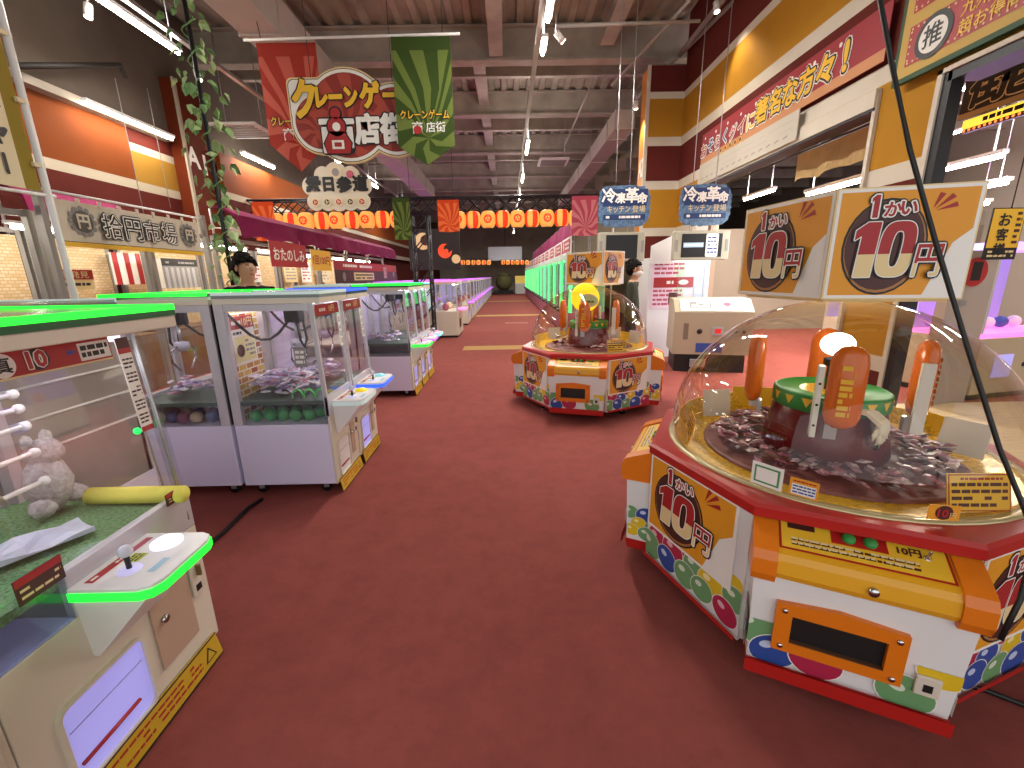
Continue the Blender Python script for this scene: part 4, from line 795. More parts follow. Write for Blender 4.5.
b.build('banner_rail', label='white rail that carries the red and the green pennant', cat='rail')
for x in (-3.5, -.85): MB().tube([(x, 7.3 if x < -2 else 7.12, 5.06), (x, 7.25, 5.28 if x < -2 else 6.5)], .006, BLACKM, 5).build('hanging_wire', label='thin wire from the %s end of the pennant rail up to the ceiling' % ('red' if x < -2 else 'green'), cat='wire')
# round crane game sign
t = thing('round_sign', 'round red crane game sign with yellow and white lettering hanging between the pennants', 'sign', (-2.25, 7.22, 4.03))
S_RED, S_RED2 = mat('sign_red', '#8f2c20', .6), mat('sign_red_swirl', '#ad4532', .6)
def circ(cx, cy, r, n=40): return [(cx + r * math.cos(2 * PI * i / n), cy + r * math.sin(2 * PI * i / n)) for i in range(n)]
b = MB(); b.frame((0, 0, 0), (1, 0, 0), (0, 0, 1))
DS = ((-.08, .02, .57), (.62, -.04, .43), (-.5, -.06, .36))
for k, (g, m, d0, d1) in enumerate(((.075, P_CREAM, -.05, -.0), (.055, P_BROWN, 0, .003), (.045, P_WHITE, .003, .006), (.0, S_RED, .006, .01))):
    for q, (cx, cy, r) in enumerate(DS): b.prism(circ(cx, cy, r + g), d0 - .0004 * q, d1 - .0004 * q, m)
    b.prism(rrect(-.86 - g, .02 - g, .2, .46 + g, .08), d0 - .0016, d1 - .0016, m) if k < 3 else None
b.build('sign_board', t)
b = MB(); b.frame((0, -.012, 0), (1, 0, 0), (0, 0, 1)); b.eps = .003
for q, (cx, cy, r) in enumerate(DS): fan(b, 0, 0, circ(cx, cy, r - .01, 24), cx, cy - r * .4, S_RED2, 9, .3 + .25 * q)
b.build('swirl_print', t)
b = MB(); b.frame((0, -.02, 0), (1, 0, 0), (0, 0, 1)); b.eps = .003
def heavy(tx, u, v, h, w, m): b.text(tx, u, v, h, P_BLACK, 1, w=w, fat=.035); b.text(tx, u, v, h, m, 2, w=w, fat=.014, bold=.02)
heavy('ク', -.69, .0, .5, .33, P_YEL); heavy('レーン', -.21, .14, .25, .6, P_YEL); heavy('ゲ', .28, .12, .34, .28, P_YEL); heavy('ーム', .68, .16, .24, .4, P_YEL)
heavy('商', -.25, -.47, .5, .5, P_WHITE); heavy('店', .2, -.36, .4, .36, P_WHITE); heavy('街', .58, -.36, .4, .36, P_WHITE); b.build('lettering', t)
b = MB(); b.frame((-.25, -.032, -.45), (1, 0, 0), (0, 0, 1)); b.eps = .003      # red claw in the character
for g, m, k in ((.022, P_BLACK, 1), (0, P_RED, 2)):
    b.poly(circ(0, .5, .075 + g), m, k); b.poly(circ(0, .32, .13 + g), m, k); b.poly([(-.1 - g, .26), (.1 + g, .26), (.2 + g, .1), (.17, -.04 - g), (-.17, -.04 - g), (-.2 - g, .1)], m, k)
b.poly(circ(0, .32, .06), P_WHITE, 3); b.rect(-.09, .02, .09, .14, P_WHITE, 3); b.rect(-.055, .05, .055, .11, P_RED, 4); b.build('claw_mark', t)
for x in (-.6, .6): MB().tube([(x, .09, .45), (x, .09, 2.4)], .005, BLACKM, 5).build('hanging_wire', t)
# white cut-out sign
t = thing('cutout_sign', 'white cloud shaped sign with four black characters below the round sign', 'sign', (-3.24, 9, 3.02))
b = MB(); b.frame((0, 0, 0), (1, 0, 0), (0, 0, 1)); SW = mat('sign_cream', '#cfc5ae', .6); zq = 0
for cx, cy, r in ((-.45, .14, .16), (-.22, .13, .16), (0, .12, .16), (.22, .13, .16), (.45, .14, .16), (-.5, .42, .17), (.5, .42, .17), (-.25, .6, .17), (.28, .6, .17), (0, .62, .22), (-.2, .4, .25), (.2, .4, .25)): zq += .0005; b.prism(circ(cx, cy, r), -.03 + zq, -.008 + zq, SW)
b.eps = .003
for tx, u, v, h in (('縁', -.45, .32, .28), ('日', -.16, .33, .24), ('参', .14, .3, .28), ('道', .45, .32, .28)): b.text(tx, u, v, h, P_BLACK, 2, fat=.012, bold=.015)
for i in range(5):
    b.disc(-.45 + .225 * i, .13, .085, P_BEIGE, 2); b.disc(-.45 + .225 * i, .13, .05, P_RED if i % 2 == 0 else P_BLACK, 3)
    for q in range(3): b.disc(-.45 + .225 * i + .02 * math.cos(q * 2.1), .13 + .02 * math.sin(q * 2.1), .014, P_BEIGE, 4)
b.disc(0, .66, .12, P_BEIGE, 2); b.disc(0, .66, .07, P_GREY, 3); b.disc(.27, .62, .07, P_PINK, 2); b.build('sign_board', t)
for x in (-.4, .4): MB().tube([(x, .01, .6), (x, .01, 2.27)], .005, BLACKM, 5).build('hanging_wire', t)

# ------------------------------------------------------------------ truss with lanterns
def truss(name, label, p, ln, a, hz, vertical=False):
    t = thing(name, label, 'truss', p)
    w = hz
    def q(u, v, s): return (u - a / 2, v - a / 2, s) if vertical else (s, u - a / 2, v - w / 2)
    for u in (0, a):
        for v in (0, (a if vertical else w)): MB().tube([q(u, v, 0), q(u, v, ln)], .028, BLACKM, 8).build('chord', t)
    n = int(ln / (w * 1.1)); st = ln / n
    for u in (0, a):
        b = MB(); vv = a if vertical else w
        for i in range(n): b.tube([q(u, 0, st * i), q(u, vv, st * (i + 1))], .017, BLACKM, 6); b.tube([q(u, vv, st * i), q(u, 0, st * (i + 1))], .017, BLACKM, 6)
        b.build('lattice', t)
    if vertical:
        for v in (0, a):
            b = MB()
            for i in range(n): b.tube([q(0, v, st * i), q(a, v, st * (i + 1))], .017, BLACKM, 6)
            b.build('lattice', t)
        MB().box(-a / 2 - .08, -a / 2 - .08, 0, a / 2 + .08, a / 2 + .08, .03, BLACKM).build('foot_plate', t)
    return t
truss('truss_beam', 'black lattice truss beam carrying the lantern rows across the aisle', (-6.6, 12, 3.5), 9.2, .3, .36)
truss('truss_post', 'black lattice truss post left of the aisle', (-2.25, 12.0, 0), 3.3, .42, .42, True)
LANT_R, LANT_C = mat('lantern_red', '#e2300c', .6, emit=.75), mat('lantern_cream', '#f0a850', .6, emit=.6)
def lantern(label, p, kind, r=.2, grp='lanterns on the truss', n=24):
    t = thing('hanging_lantern', label, 'lantern', p, 0, grp)
    prof = [(.55, -1.0), (.8, -.86), (.95, -.55), (1.0, -.2), (1.0, .2), (.95, .55), (.8, .86), (.55, 1.0)]
    b = MB(); k = len(prof); vs = [(q * r * math.cos(2 * PI * i / n), q * r * math.sin(2 * PI * i / n), z * r * 1.08) for q, z in prof for i in range(n)]
    for i in range(n):
        fs = [(j * n + i, j * n + (i + 1) % n, (j + 1) * n + (i + 1) % n, (j + 1) * n + i) for j in range(k - 1)]
        b.add(vs, fs, (LANT_R if (i // 3) % 2 == 0 else LANT_C) if kind == 0 else LANT_C)
    b.build('lantern_body', t)
    for s in (-1, 1): MB().lathe([(.002, s * r * 1.12), (r * .56, s * r * 1.1), (r * .57, s * r * 1.0)][:: -s if s > 0 else 1], BLACKM, 14).build('lantern_ring', t)
    if kind:
        for sg in (-1, 1):
            b = MB(); b.frame((0, sg * r * 1.015, 0), (-sg, 0, 0), (0, 0, 1)); b.eps = .004; b.disc(0, 0, r * .55, LANT_R, 1)
            for q in range(3):
                a = q * 2.094 + .5; b.disc(r * .2 * math.cos(a), r * .2 * math.sin(a), r * .13, LANT_C, 2); b.disc(r * .33 * math.cos(a + .9), r * .33 * math.sin(a + .9), r * .07, LANT_C, 2)
            b.build('crest', t)
    return t
la = [None, None]
def place_lantern(p, kind, label, grp, sc=1):
    if la[kind] is None: o = la[kind] = lantern(label, p, kind, .19, grp=grp)
    else: o = dup(la[kind], p, 0, label, grp)
    o.scale = (sc,) * 3
for i in range(9):
    px = 276 + 15.2 * i; p = at(px, 222 - .02 * (px - 276), Y=11.78)
    place_lantern(p, (i + 1) % 2, '%s paper lantern, %s from the left above the magenta awnings' % (('red striped', 'red crested')[(i + 1) % 2], numw[i]), 'lantern row left of the truss post')
for i in range(9):
    px = 458.7 + 14.7 * i; p = at(px, 220.3 - .02 * (px - 458), Y=11.78)
    place_lantern(p, (i + 1) % 2, '%s paper lantern, %s from the left in the row over the aisle' % (('red striped', 'red crested')[(i + 1) % 2], numw[i]), 'lantern row over the aisle')
def cord_line(label, a, b_): MB().tube([a, b_], .008, BLACKM, 6).build('lantern_cord', label=label, cat='cord')
cord_line('cord that carries the lantern row over the magenta awnings', at(268, 213, Y=11.78), at(402, 210, Y=11.78)); cord_line('cord that carries the lantern row over the aisle', at(452, 211, Y=11.78), at(580, 208.5, Y=11.78))
for (px0, px1, y0, y1, c, d, lb) in ((251, 278, 202, 241, PO, PO2, 'orange square banner at the left end of the left lantern row'), (392, 412, 198, 240, PG, PG2, 'dark green banner at the right end of the left lantern row'), (437, 460, 200, 232, PO, PO2, 'orange square banner at the left end of the aisle lantern row'), (572, 597, 196, 236, mat('pink_banner', '#b0485a', .7), mat('pink_banner_light', '#c97a7a', .7), 'pink banner at the right end of the aisle lantern row')):
    a, e = at(px0, y0, Y=11.5), at(px1, y1, Y=11.5); pennant(lb, a.x, e.x, 11.5, a.z, e.z + .02, e.z, c, d, False, name='hanging_banner')
# lanterns far down the hall
for i in range(10):
    p = at(442 + 5.2 * i, 262.5, Y=29); place_lantern(p, i % 2, '%s small lantern from the left in the far lantern row left of the aisle' % numw[i], 'far lantern row left of the aisle', .72)
for i in range(6):
    p = at(503 + 4.8 * i, 262.5, Y=31); place_lantern(p, i % 2, '%s small lantern from the left in the far lantern row over the aisle' % numw[i], 'far lantern row over the aisle', .72)
cord_line('cord of the far lantern row left of the aisle', at(439, 259.5, Y=29), at(492, 258.5, Y=29)); cord_line('cord of the far lantern row over the aisle', at(500, 259.7, Y=31), at(530, 259, Y=31))
# black sign board with cream and red crests behind the truss post
t = thing('crest_board', 'black sign board with a cream disc and red crescent behind the truss post', 'sign', (-2.6, 15.5, 1.95))
MB().box(-.75, 0, 0, 1.0, .05, 1.35, mat('board_black', '#1c1715', .6)).build('board', t)
b = MB(); b.frame((0, -.003, 0), (1, 0, 0), (0, 0, 1)); b.eps = .004; b.disc(-.25, .95, .28, P_CREAM, 1); b.disc(-.17, .98, .17, P_BROWN, 2); RC = mat('lit_crescent', '#e0431c', emit=.6); b.disc(.48, .62, .24, RC, 1); b.disc(.58, .7, .14, mat('board_black', '#1c1715'), 2); b.disc(.53, .62, .07, RC, 3); b.disc(.85, .35, .15, P_CREAM, 1); b.build('crests', t)
for x in (-.6, .85): MB().tube([(x, .03, 1.35), (x, .03, 5)], .008, BLACKM, 5).build('hanging_wire', t)

# ------------------------------------------------------------------ left wall stalls
MAG = mat('magenta_cloth', '#7c2148', .75, noise=.1, scale=4); BRICKC = brickmat('cream_brick_paper', '#d8b98a', '#e6d2b0', '#c9a878', 6.0); POST = mat('stall_post', '#8f8a84', .5)
def awning(label, X, Y, ln, z0, z1, out, grp, leg=2.425):
    b = MB(); n = 14; rings = []
    pro = [(0, z1), (out * .5, z1 - .04), (out * .9, z1 - .16), (out, z0 + .1), (out, z0), (out * .97, z0), (out * .96, z0 + .1), (out * .86, z1 - .19), (out * .48, z1 - .07), (0, z1 - .03)]
    for i in range(n + 1): f = .5 + .5 * math.cos(2 * PI * i / n * 2); rings.append([(x * (1 - .08 * f), ln * i / n, z - (.05 * f if abs(z - z0) < .2 else 0)) for x, z in pro])
    t = thing('awning_canopy', label, 'awning', (X, Y, 0), 0, grp); b.loft(rings, MAG); b.build('awning_cloth', t)
    for y in (.08, ln - .08):
        MB().tube([(0, y, leg), (0, y, z1 - .05)], .018, WHITE, 6).build('support_post', t); MB().tube([(0, y, z0 + .12), (out * .85, y, z0 + .1)], .012, WHITE, 6).build('support_arm', t)
    return t
for i in range(5): awning('magenta cloth awning over the left stalls, %s from the hanging ivy' % numw[i], -4.75, 7.35 + 2.0 * i, 1.95, 2.42, 2.88, .55, 'magenta awnings of the left stalls')
for i in range(7): 
    o = awning('magenta cloth awning above the green lit machines, %s from the orange pillar' % numw[i], 2.9, 12.2 + 3.6 * i, 3.5, 2.95, 3.7, -.8, 'magenta awnings of the right row', 0)
def stall(label, Y, ln, X=-4.75, D=1.6, zt=2.42):
    t = thing('market_stall', label, 'stall', (X, Y, 0), 0, 'stalls along the left wall')
    for x in (0, -D):
        for y in (0, ln - .06): MB().box(x - .06, y, 0, x, y + .06, zt, POST).build('stall_post', t)
    for x in (0, -D): MB().box(x - .055, .06, zt - .07, x - .005, ln - .06, zt - .01, POST).build('top_rail', t)
    MB().box(-D - .05, .06, .0, -D - .01, ln - .06, zt - .1, BRICKC).build('back_panel', t)
    MB().box(-D, .06, 0, -D + .6, ln - .06, .9, mat('counter_brown', '#6f5138', .6), .01).build('counter', t)
    tb = MB().tube([(-.5, .2, zt - .12), (-.5, ln - .2, zt - .12)], .025, TUBE_E, 8).build('stall_lamp', t)
    MB().box(-.54, .15, zt - .09, -.46, ln - .15, zt - .06, WHITE).build('lamp_housing', t)
    return t
STALL_Y = [(3.3, 1.35), (4.7, 1.3), (6.05, 1.2), (7.4, 1.9), (9.4, 1.9), (11.4, 1.9), (13.4, 1.9), (15.4, 1.9)]
STALLS = [stall('cream brick stall of the left wall, %s counted away from the camera' % numw[i], y, l) for i, (y, l) in enumerate(STALL_Y)]
def wall_sign(name, label, px0, y0, px1, y1, X, art, thick=.01, back=P_WHITE):
    """a flat sign facing the aisle on the plane X: photo corners (left top) and (right bottom)"""
    a, e = at(px0, y0, X=X), at(px1, y1, X=X); w = e.y - a.y; h = a.z - e.z
    b = MB(); b.frame((X, a.y, e.z), (0, 1, 0), (0, 0, 1)); b.box(0, 0, -thick, w, h, 0, back); b.eps = .003; art(b, w, h); return b.build(name, label=label, cat='sign')
def art_red(b, w, h): b.rect(0, 0, w, h, P_RED, 1); b.text('おたのしみ', w * .5, h * .25, h * .5, P_WHITE, 2, w=w * .85, bold=.02)
def art_yel(b, w, h): b.rect(0, 0, w, h, P_YEL, 1); b.text('1回100円', w * .5, h * .28, h * .45, P_RED, 2, w=w * .85, bold=.02)
def art_ten(b, w, h): b.rect(0, 0, w, h, P_RED, 1); b.rect(0, 0, w, h * .6, P_BROWN, 2); b.text('10', w * .74, h * .25, h * .55, P_WHITE, 4, fat=.03, bold=.05); b.text('10', w * .74, h * .25, h * .55, P_RED, 5, bold=.05); b.text('円', w * .92, h * .25, h * .3, P_WHITE, 4); b.rect(w * .22, h * .12, w * .52, h * .5, P_CREAM, 4); b.bars(w * .24, h * .15, w * .5, h * .46, 2, INK, 5, 6); b.bars(w * .06, h * .68, w * .5, h * .92, 1, P_WHITE, 3, 2); b.disc(w * .1, h * .3, h * .2, P_GREY, 4)
wall_sign('cloth_sign', 'red cloth sign with white lettering under the magenta awnings', 268, 240, 308, 268, -4.15, art_red)
wall_sign('cloth_sign', 'yellow cloth sign with red lettering under the magenta awnings', 310, 249, 332, 271, -4.15, art_yel)
wall_sign('hanging_price_board', 'long red and dark price board reading ten yen beside the yellow cloth sign', 333, 260, 397, 281, -4.1, art_ten)
for i, (a, e, c) in enumerate(((250, 262, P_WHITE), (283, 298, P_CREAM), (300, 312, P_WHITE), (316, 330, P_BEIGE))):
    wall_sign('stall_poster', 'pale poster on the stall backs behind the cloth signs, %s from the left' % numw[i], a, 262, e, 282, -6.2, lambda b, w, h, c=c, i=i: (b.rect(0, 0, w, h, c, 1), b.bars(w * .1, h * .1, w * .9, h * .9, 5, P_GREY if i % 2 else P_PINK, 2, i)))
def art_brand(b, w, h): b.rect(0, 0, w, h, P_CREAM, 1); b.rect(0, h * .5, w, h, P_RED, 2); b.text('お宝発見', w * .5, h * .56, h * .36, P_CREAM, 3, w=w * .8, bold=.015); b.bars(w * .3, h * .12, w * .9, h * .4, 1, INK, 2, 3); b.disc(w * .12, h * .72, h * .16, P_WHITE, 3)
wall_sign('stall_sign', 'red and cream sign standing in the stall below the white market curtain', 42, 269, 96, 289, -5.2, art_brand)
def stripes(b, w, h):
    b.rect(0, 0, w, h, P_WHITE, 1)
    for i in range(3): b.rect(w * (.05 + .33 * i), 0, w * (.2 + .33 * i), h, P_RED, 2)
wall_sign('striped_curtain', 'red and white striped curtain in the stall below the white market curtain', 108, 252, 150, 284, -6.1, stripes)
def shutter(b, w, h):
    b.rect(0, 0, w, h, P_GREY, 1); b.rect(0, h * .75, w, h, P_BLACK, 2); b.bars(w * .1, h * .8, w * .9, h * .93, 1, P_GREY, 3, 5)
    for i in range(6): b.rect(w * (.06 + .15 * i), 0, w * (.14 + .15 * i), h * .7, mat('pale_shutter', '#b9b8b8', .5), 2)
wall_sign('vending_front', 'grey cabinet front with dark header at the right end of the market curtain', 160, 258, 201, 287, -5.6, shutter, .3)
# orange-red header band lit inside the stall
wall_sign('stall_header', 'glowing orange red header band above the cream bricks of the first stalls', 58, 222, 152, 239, -6.0, lambda b, w, h: b.rect(0, 0, w, h, mat('header_orange', '#a8431f', .6), 1), .05)
# white market curtain
X = -4.62; b = MB(); a, e = at(50, 196, X=X), at(203, 256, X=X); W = e.y - a.y; zt, zb = 2.55, 2.08; H = zt - zb
b.frame((X, a.y, zb), (0, 1, 0), (0, 0, 1)); n = 26
CUR = mat('market_curtain_cloth', '#dcd2be', .8, noise=.06, scale=3)
def wave(u): return .012 * math.sin(u * 9)
top = [(W * i / n, H, wave(W * i / n)) for i in range(n + 1)]; bot = [(W * i / n, 0, wave(W * i / n)) for i in range(n + 1)]
b.loft([[(u, v, z) for u, v, z in ((W * i / n, H, wave(W * i / n)), (W * i / n, 0, wave(W * i / n)), (W * i / n, 0, wave(W * i / n) - .004), (W * i / n, H, wave(W * i / n) - .004))] for i in range(n + 1)], CUR)
b.M = b.M @ Matrix.Translation((0, 0, .014)); b.eps = .004; b.rect(0, 0, W, .05, P_YEL, 1); b.rect(0, .05, W, .056, P_BROWN, 2)
for i, tx in enumerate('拾円市場'): b.text(tx, W * .5 + (i - 1.5) * .29, .13, .25, P_BLACK, 2, fat=.028); b.text(tx, W * .5 + (i - 1.5) * .29, .13, .25, P_WHITE, 3, fat=.014); b.text(tx, W * .5 + (i - 1.5) * .29, .13, .25, P_BLACK, 4)
for u in (.27, W - .25):
    for k in range(12): a_ = 2 * PI * k / 12; b.disc(u + .13 * math.cos(a_), .27 + .13 * math.sin(a_), .032, P_GREY, 2)
    b.disc(u, .27, .115, mat('crest_grey_dark', '#5d5952', .6), 3); b.text('円', u, .2, .14, CUR, 4, fat=.006)
for i in range(9): b.box(W * i / 8.3 + .01, H - .03, -.02, W * i / 8.3 + .045, H + .04, -.004, CUR)
b.build('shop_curtain', label='white market curtain with four outlined characters hanging along the stalls', cat='curtain')
MB().tube([(X, a.y - .7, zt + .07), (X, e.y + .1, zt + .07)], .014, WHITE, 8).build('curtain_rod', label='white rod that carries the market curtain', cat='rod')
MB().box(X - .03, e.y + .1, 0, X + .03, e.y + .16, zt + .12, POST).build('curtain_post', label='grey post at the right end of the market curtain', cat='post')
MB().box(X - .03, a.y - .16, 0, X + .03, a.y - .1, zt + .12, POST).build('curtain_post', label='grey post at the left end of the market curtain', cat='post')
awning('magenta cloth awning on the wall behind the market curtain', -6.7, 6.1, 1.6, 2.55, 3.0, .5, 'magenta awnings of the left stalls', 0)
# yellow upright banner on its pole at the left edge
t = thing('upright_banner', 'tall yellow upright banner on a pole at the left edge of the picture', 'banner', (-3.3, 3.38, 0))
MB().tube([(0, 0, 0), (0, 0, 4.4)], .022, WHITE, 10).build('pole', t); MB().tube([(0, -.85, 2.3), (0, .05, 2.32)], .012, WHITE, 8).build('cross_bar', t); MB().lathe([(.2, 0), (.2, .03), (.03, .06)], GREY, 18, caps=True).build('base', t)
b = MB(); b.frame((-.005, -.82, 2.34), (0, 1, 0), (0, 0, 1)); NB = mat('banner_ochre', '#b48a3c', .7, noise=.12, scale=2); b.box(0, 0, -.005, .78, 2.0, 0, NB); b.eps = .003
b.rect(.5, 0, .68, .98, P_BEIGE, 1); b.rect(.68, 0, .78, .9, mat('banner_olive', '#8f7a2e', .7), 1); b.disc(.55, 1.22, .2, P_BROWN, 2, .26); b.disc(.55, 1.22, .175, mat('banner_dark', '#5c3d28', .7), 3, .235); b.text('円', .55, 1.1, .2, P_PINK, 4); b.rect(0, 1.75, .78, 2.0, P_RED, 1)
for i, tx in enumerate(('ャ', 'ン', 'キ', 'ャ', '|')): b.text(tx, .59, .8 - .18 * i, .12, P_BLACK, 3, fat=.006)
b.build('cloth', t)
for z in (2.5, 2.9, 3.3, 3.7, 4.2): MB().box(-.02, -.06, z, .02, .015, z + .03, P_BEIGE).build('cloth_loop', t)
# hanging ivy on a thin black pole
t = thing('ivy_pole', 'green artificial ivy wound up a thin black pole above the left machines', 'plant', (-3.3, 5.35, 0))
MB().tube([(0, 0, 0), (0, 0, 5.2)], .022, BLACKM, 8).build('pole', t); MB().lathe([(.22, 0), (.22, .03), (.03, .05)], BLACKM, 18, caps=True).build('base', t)
LEAF = [mat('ivy_leaf_%d' % i, c, .6, noise=.2, scale=20) for i, c in enumerate(('#8fae6c', '#6f9659', '#b0c487'))]
rn = random.Random(11); b = MB(); st = MB(); pts = []
for i in range(160):
    z = 1.5 + 3.65 * i / 160; a_ = i * .55; r = .05 + .02 * math.sin(i); pts.append((r * math.cos(a_), r * math.sin(a_), z))
st.tube(pts, .008, LEAF[1], 5); st.build('ivy_stem', t)
for i in range(150):
    z = rn.uniform(1.45, 5.15); a_ = rn.uniform(0, 2 * PI); r = rn.uniform(.06, .2) * (1.25 if z > 3 else 1); s = rn.uniform(.05, .1)
    b.M = Matrix.Translation((r * math.cos(a_), r * math.sin(a_), z)) @ Matrix.Rotation(a_, 4, 'Z') @ Matrix.Rotation(rn.uniform(.2, 1.3), 4, 'Y') @ Matrix.Rotation(rn.uniform(-.6, .6), 4, 'X')
    b.add([(-s * .2, 0, 0), (s * .1, s * .6, -.01), (s * .6, s * .45, -.02), (s * 1.2, 0, -.04), (s * .6, -s * .45, -.02), (s * .1, -s * .6, -.01), (s * .4, 0, .012)], [(0, 6, 1), (1, 6, 2), (2, 6, 3), (3, 6, 4), (4, 6, 5), (5, 6, 0)], LEAF[i % 3])
b.build('leaves', t)
# thin ropes before the left wall
for i, (px, y0, y1) in enumerate(((115, 78, 210), (147, 88, 205))):
    a = at(px, y0, X=-6.4); e = at(px + 8, y1, X=-6.4); MB().tube([(-6.4, a.y, a.z), (-6.4, a.y, e.z)], .006, GREY, 6).build('hanging_wire', label='thin pale wire hanging before the %s part of the left wall' % ('orange' if i == 0 else 'mustard'), cat='wire')
# far end of the hall
b = MB(); a, e = at(488, 247, Y=42), at(522, 260, Y=42); b.box(a.x, 42, e.z, e.x, 42.1, a.z, mat('far_white_board', '#c9c9cc', .5, emit=.12)); b.build('hanging_board', label='pale grey board hanging high at the far end of the aisle', cat='board')
MB().tube([((a.x + e.x) / 2, 42.05, a.z), ((a.x + e.x) / 2, 42.05, 7)], .02, BLACKM).build('hanging_wire', label='wire that holds the pale board at the far end', cat='wire')
t = thing('statue_stand_in', 'olive urn standing in for a statue on a dark plinth at the far end', 'urn', (at(504, 290, Y=43).x, 43, 0)); OL = mat('olive_glaze', '#6f6a48', .7, noise=.2, scale=5)  # plain urn shape put in place of the statue
MB().box(-.9, -.5, 0, .9, .5, .35, DARK, .02).build('plinth', t); MB().lathe([(.35, .35), (.7, .7), (.8, 1.1), (.7, 1.5), (.5, 1.75)], OL, 24, caps=True).build('urn_body', t); MB().lathe([(.5, 1.75), (.56, 1.8), (.4, 1.95), (.1, 2.02)], OL, 24, caps=True).build('urn_lid', t)
MB().box(.3, 0, 0, 1.7, .8, 1.0, WHITE, .02).build('display_counter', label='pale counter right of the olive urn at the far end', cat='counter', loc=(at(504, 290, Y=43).x + .8, 42.6, 0))
MB().box(.3, .2, 0, 1.6, .7, .7, mat('far_lit_boxes', '#e8c860', .5, emit=.3), .02).build('lit_showcase', label='yellow lit showcase on the pale counter at the far end', cat='showcase', loc=(at(504, 290, Y=43).x + .8, 42.6, 1.0))
# ------------------------------------------------------------------ right wall signs
X = 4.04
def sheared_sign(name, label, y0, y1, z0, z1, X, art, back, thick=.012, cat='sign'):
    """a flat sign on the right wall; read from the aisle its left end is the far one"""
    w = y1 - y0; h = z1 - z0; b = MB(); b.frame((X, y1, z0), (0, -1, 0), (0, 0, 1)); b.box(0, 0, -thick, w, h, 0, back); b.eps = .003; art(b, w, h); return b.build(name, label=label, cat=cat)
BAN_R = mat('wall_banner_red', '#9a2530', .6, noise=.05, scale=3)
def art_banner(b, w, h):
    b.rect(0, 0, w, h * .22, mat('banner_fade_tan', '#c98a5a', .6), 1)
    cols = [P_WHITE, P_BLUE, P_PINK, P_BLUE, P_PINK, P_RED, P_YEL]
    for i, c in enumerate('おそらくグィに'):
        u = .14 + .285 * i; b.text(c, u, .12 + .02 * (i % 2), .24, P_BLACK, 2, fat=.03); b.text(c, u, .12 + .02 * (i % 2), .24, P_WHITE, 3, fat=.022); b.text(c, u, .12 + .02 * (i % 2), .24, cols[i] if i else P_RED, 4, bold=.02)
    for i, c in enumerate('著名な方々!'):
        u = 2.15 + .345 * i; b.text(c, u, .13, .33, P_WHITE, 2, fat=.045); b.text(c, u, .13, .33, P_BLACK, 3, fat=.03); b.text(c, u, .13, .33, P_YEL, 4, bold=.018, fat=.006)
    for i in range(9): b.poly([(.15 + .45 * i + .03 * math.cos(q), h - .1 + .03 * math.sin(q)) for q in [2 * PI * k / 5 for k in range(5)]], P_WHITE, 2)
    for i in range(5): b.disc(.9 + .17 * i, .05, .045, P_YEL, 5); b.disc(.9 + .17 * i, .05, .03, P_BROWN, 6)
sheared_sign('wall_banner', 'long red banner with outlined lettering on the striped right wall', 5.2, 9.65, 3.84, 4.4, 4.03, art_banner, BAN_R, cat='banner')
def art_plan(b, w, h):
    for i in range(14): u = .1 + w * i / 15; b.poly([(u, h * .2), (u + .12, h * .25), (u + .1, h * .3), (u + .02, h * .26)], P_GREY, 1)
    b.bars(.1, h * .35, w - .1, h * .85, 2, mat('pale_line', '#b8b4ac', .6), 1, 3, .2)
sheared_sign('white_sign_panel', 'white panel with pale line drawing under the red wall banner', 6.5, 9.6, 3.45, 3.83, 4.0, art_plan, mat('plan_board', '#c4bcab', .6))
YB = mat('sign_board_yellow', '#c9a44a', .6); GE = mat('sign_green_edge', '#214a24', .6)
def art_osu(b, w, h):
    b.rect(0, 0, w, h, GE, 1); m = .045; b.rect(m, m, w - m, h - m, YB, 2)
    for z0, z1 in ((.13, .47), (.58, .95)):
        b.rect(.13, z0, w - .15, z1, P_RED, 3)
        n = 26
        for i in range(n):
            for zz in (z0 + .025, z1 - .025): b.disc(.16 + (w - .32) * i / (n - 1), zz, .01, P_CREAM, 4, n=8)
        for i in range(5): b.disc(.155, z0 + .05 + .06 * i, .01, P_CREAM, 4, n=8)
    b.disc(.4, .29, .185, P_BLACK, 5); b.disc(.4, .29, .14, P_WHITE, 6); b.text('推', .4, .2, .19, P_BLACK, 7, bold=.015)
    b.text('九州最大級', .95, .3, .12, P_YEL, 5, w=.62, bold=.015); b.text('超お得商品', .95, .16, .12, P_YEL, 5, w=.62, bold=.015); b.disc(.45, .78, .16, mat('print_violet', '#4a2a60', .5), 5)
    b.text('景品', .9, .66, .22, P_WHITE, 5)
sheared_sign('shop_sign', 'green framed yellow sign with white disc and black character at the top right', 3.2, 4.98, 3.5, 4.6, 3.98, art_osu, GE, .05)
def art_black(b, w, h):
    b.rect(0, 0, w, h, mat('sign_charcoal', '#26221f', .6), 1)
    for g, m, k in ((.045, P_CREAM, 2), (.025, P_BLACK, 3)): b.text('街', .24, .09, .36, m, k, fat=g * .6, shear=.15); b.text('壱番', .75, .09, .38, m, k, fat=g * .6, shear=.15)
    b.rect(0, 0, w, .05, mat('sign_sand', '#b7955c', .6), 4)
sheared_sign('brush_sign', 'charcoal sign with brush lettering in the near right opening', 3.3, 4.98, 3.19, 3.72, 4.75, art_black, P_BROWN)
def art_lit(b, w, h): b.rect(0, .035, w, h, mat('lit_yellow', '#ffd94a', emit=1.0), 1); b.bars(w * .12, h * .42, w * .6, h * .9, 1, P_BLACK, 2, 4, .7); [b.disc(.03 + .05 * i, .018, .014, mat('lit_orange_dot', '#ff8a4a', emit=1.5), 2, n=8) for i in range(int(w / .05))]
sheared_sign('lit_sign', 'small lit yellow sign below the charcoal brush sign', 3.3, 4.95, 3.06, 3.18, 4.78, art_lit, P_BROWN, .05)
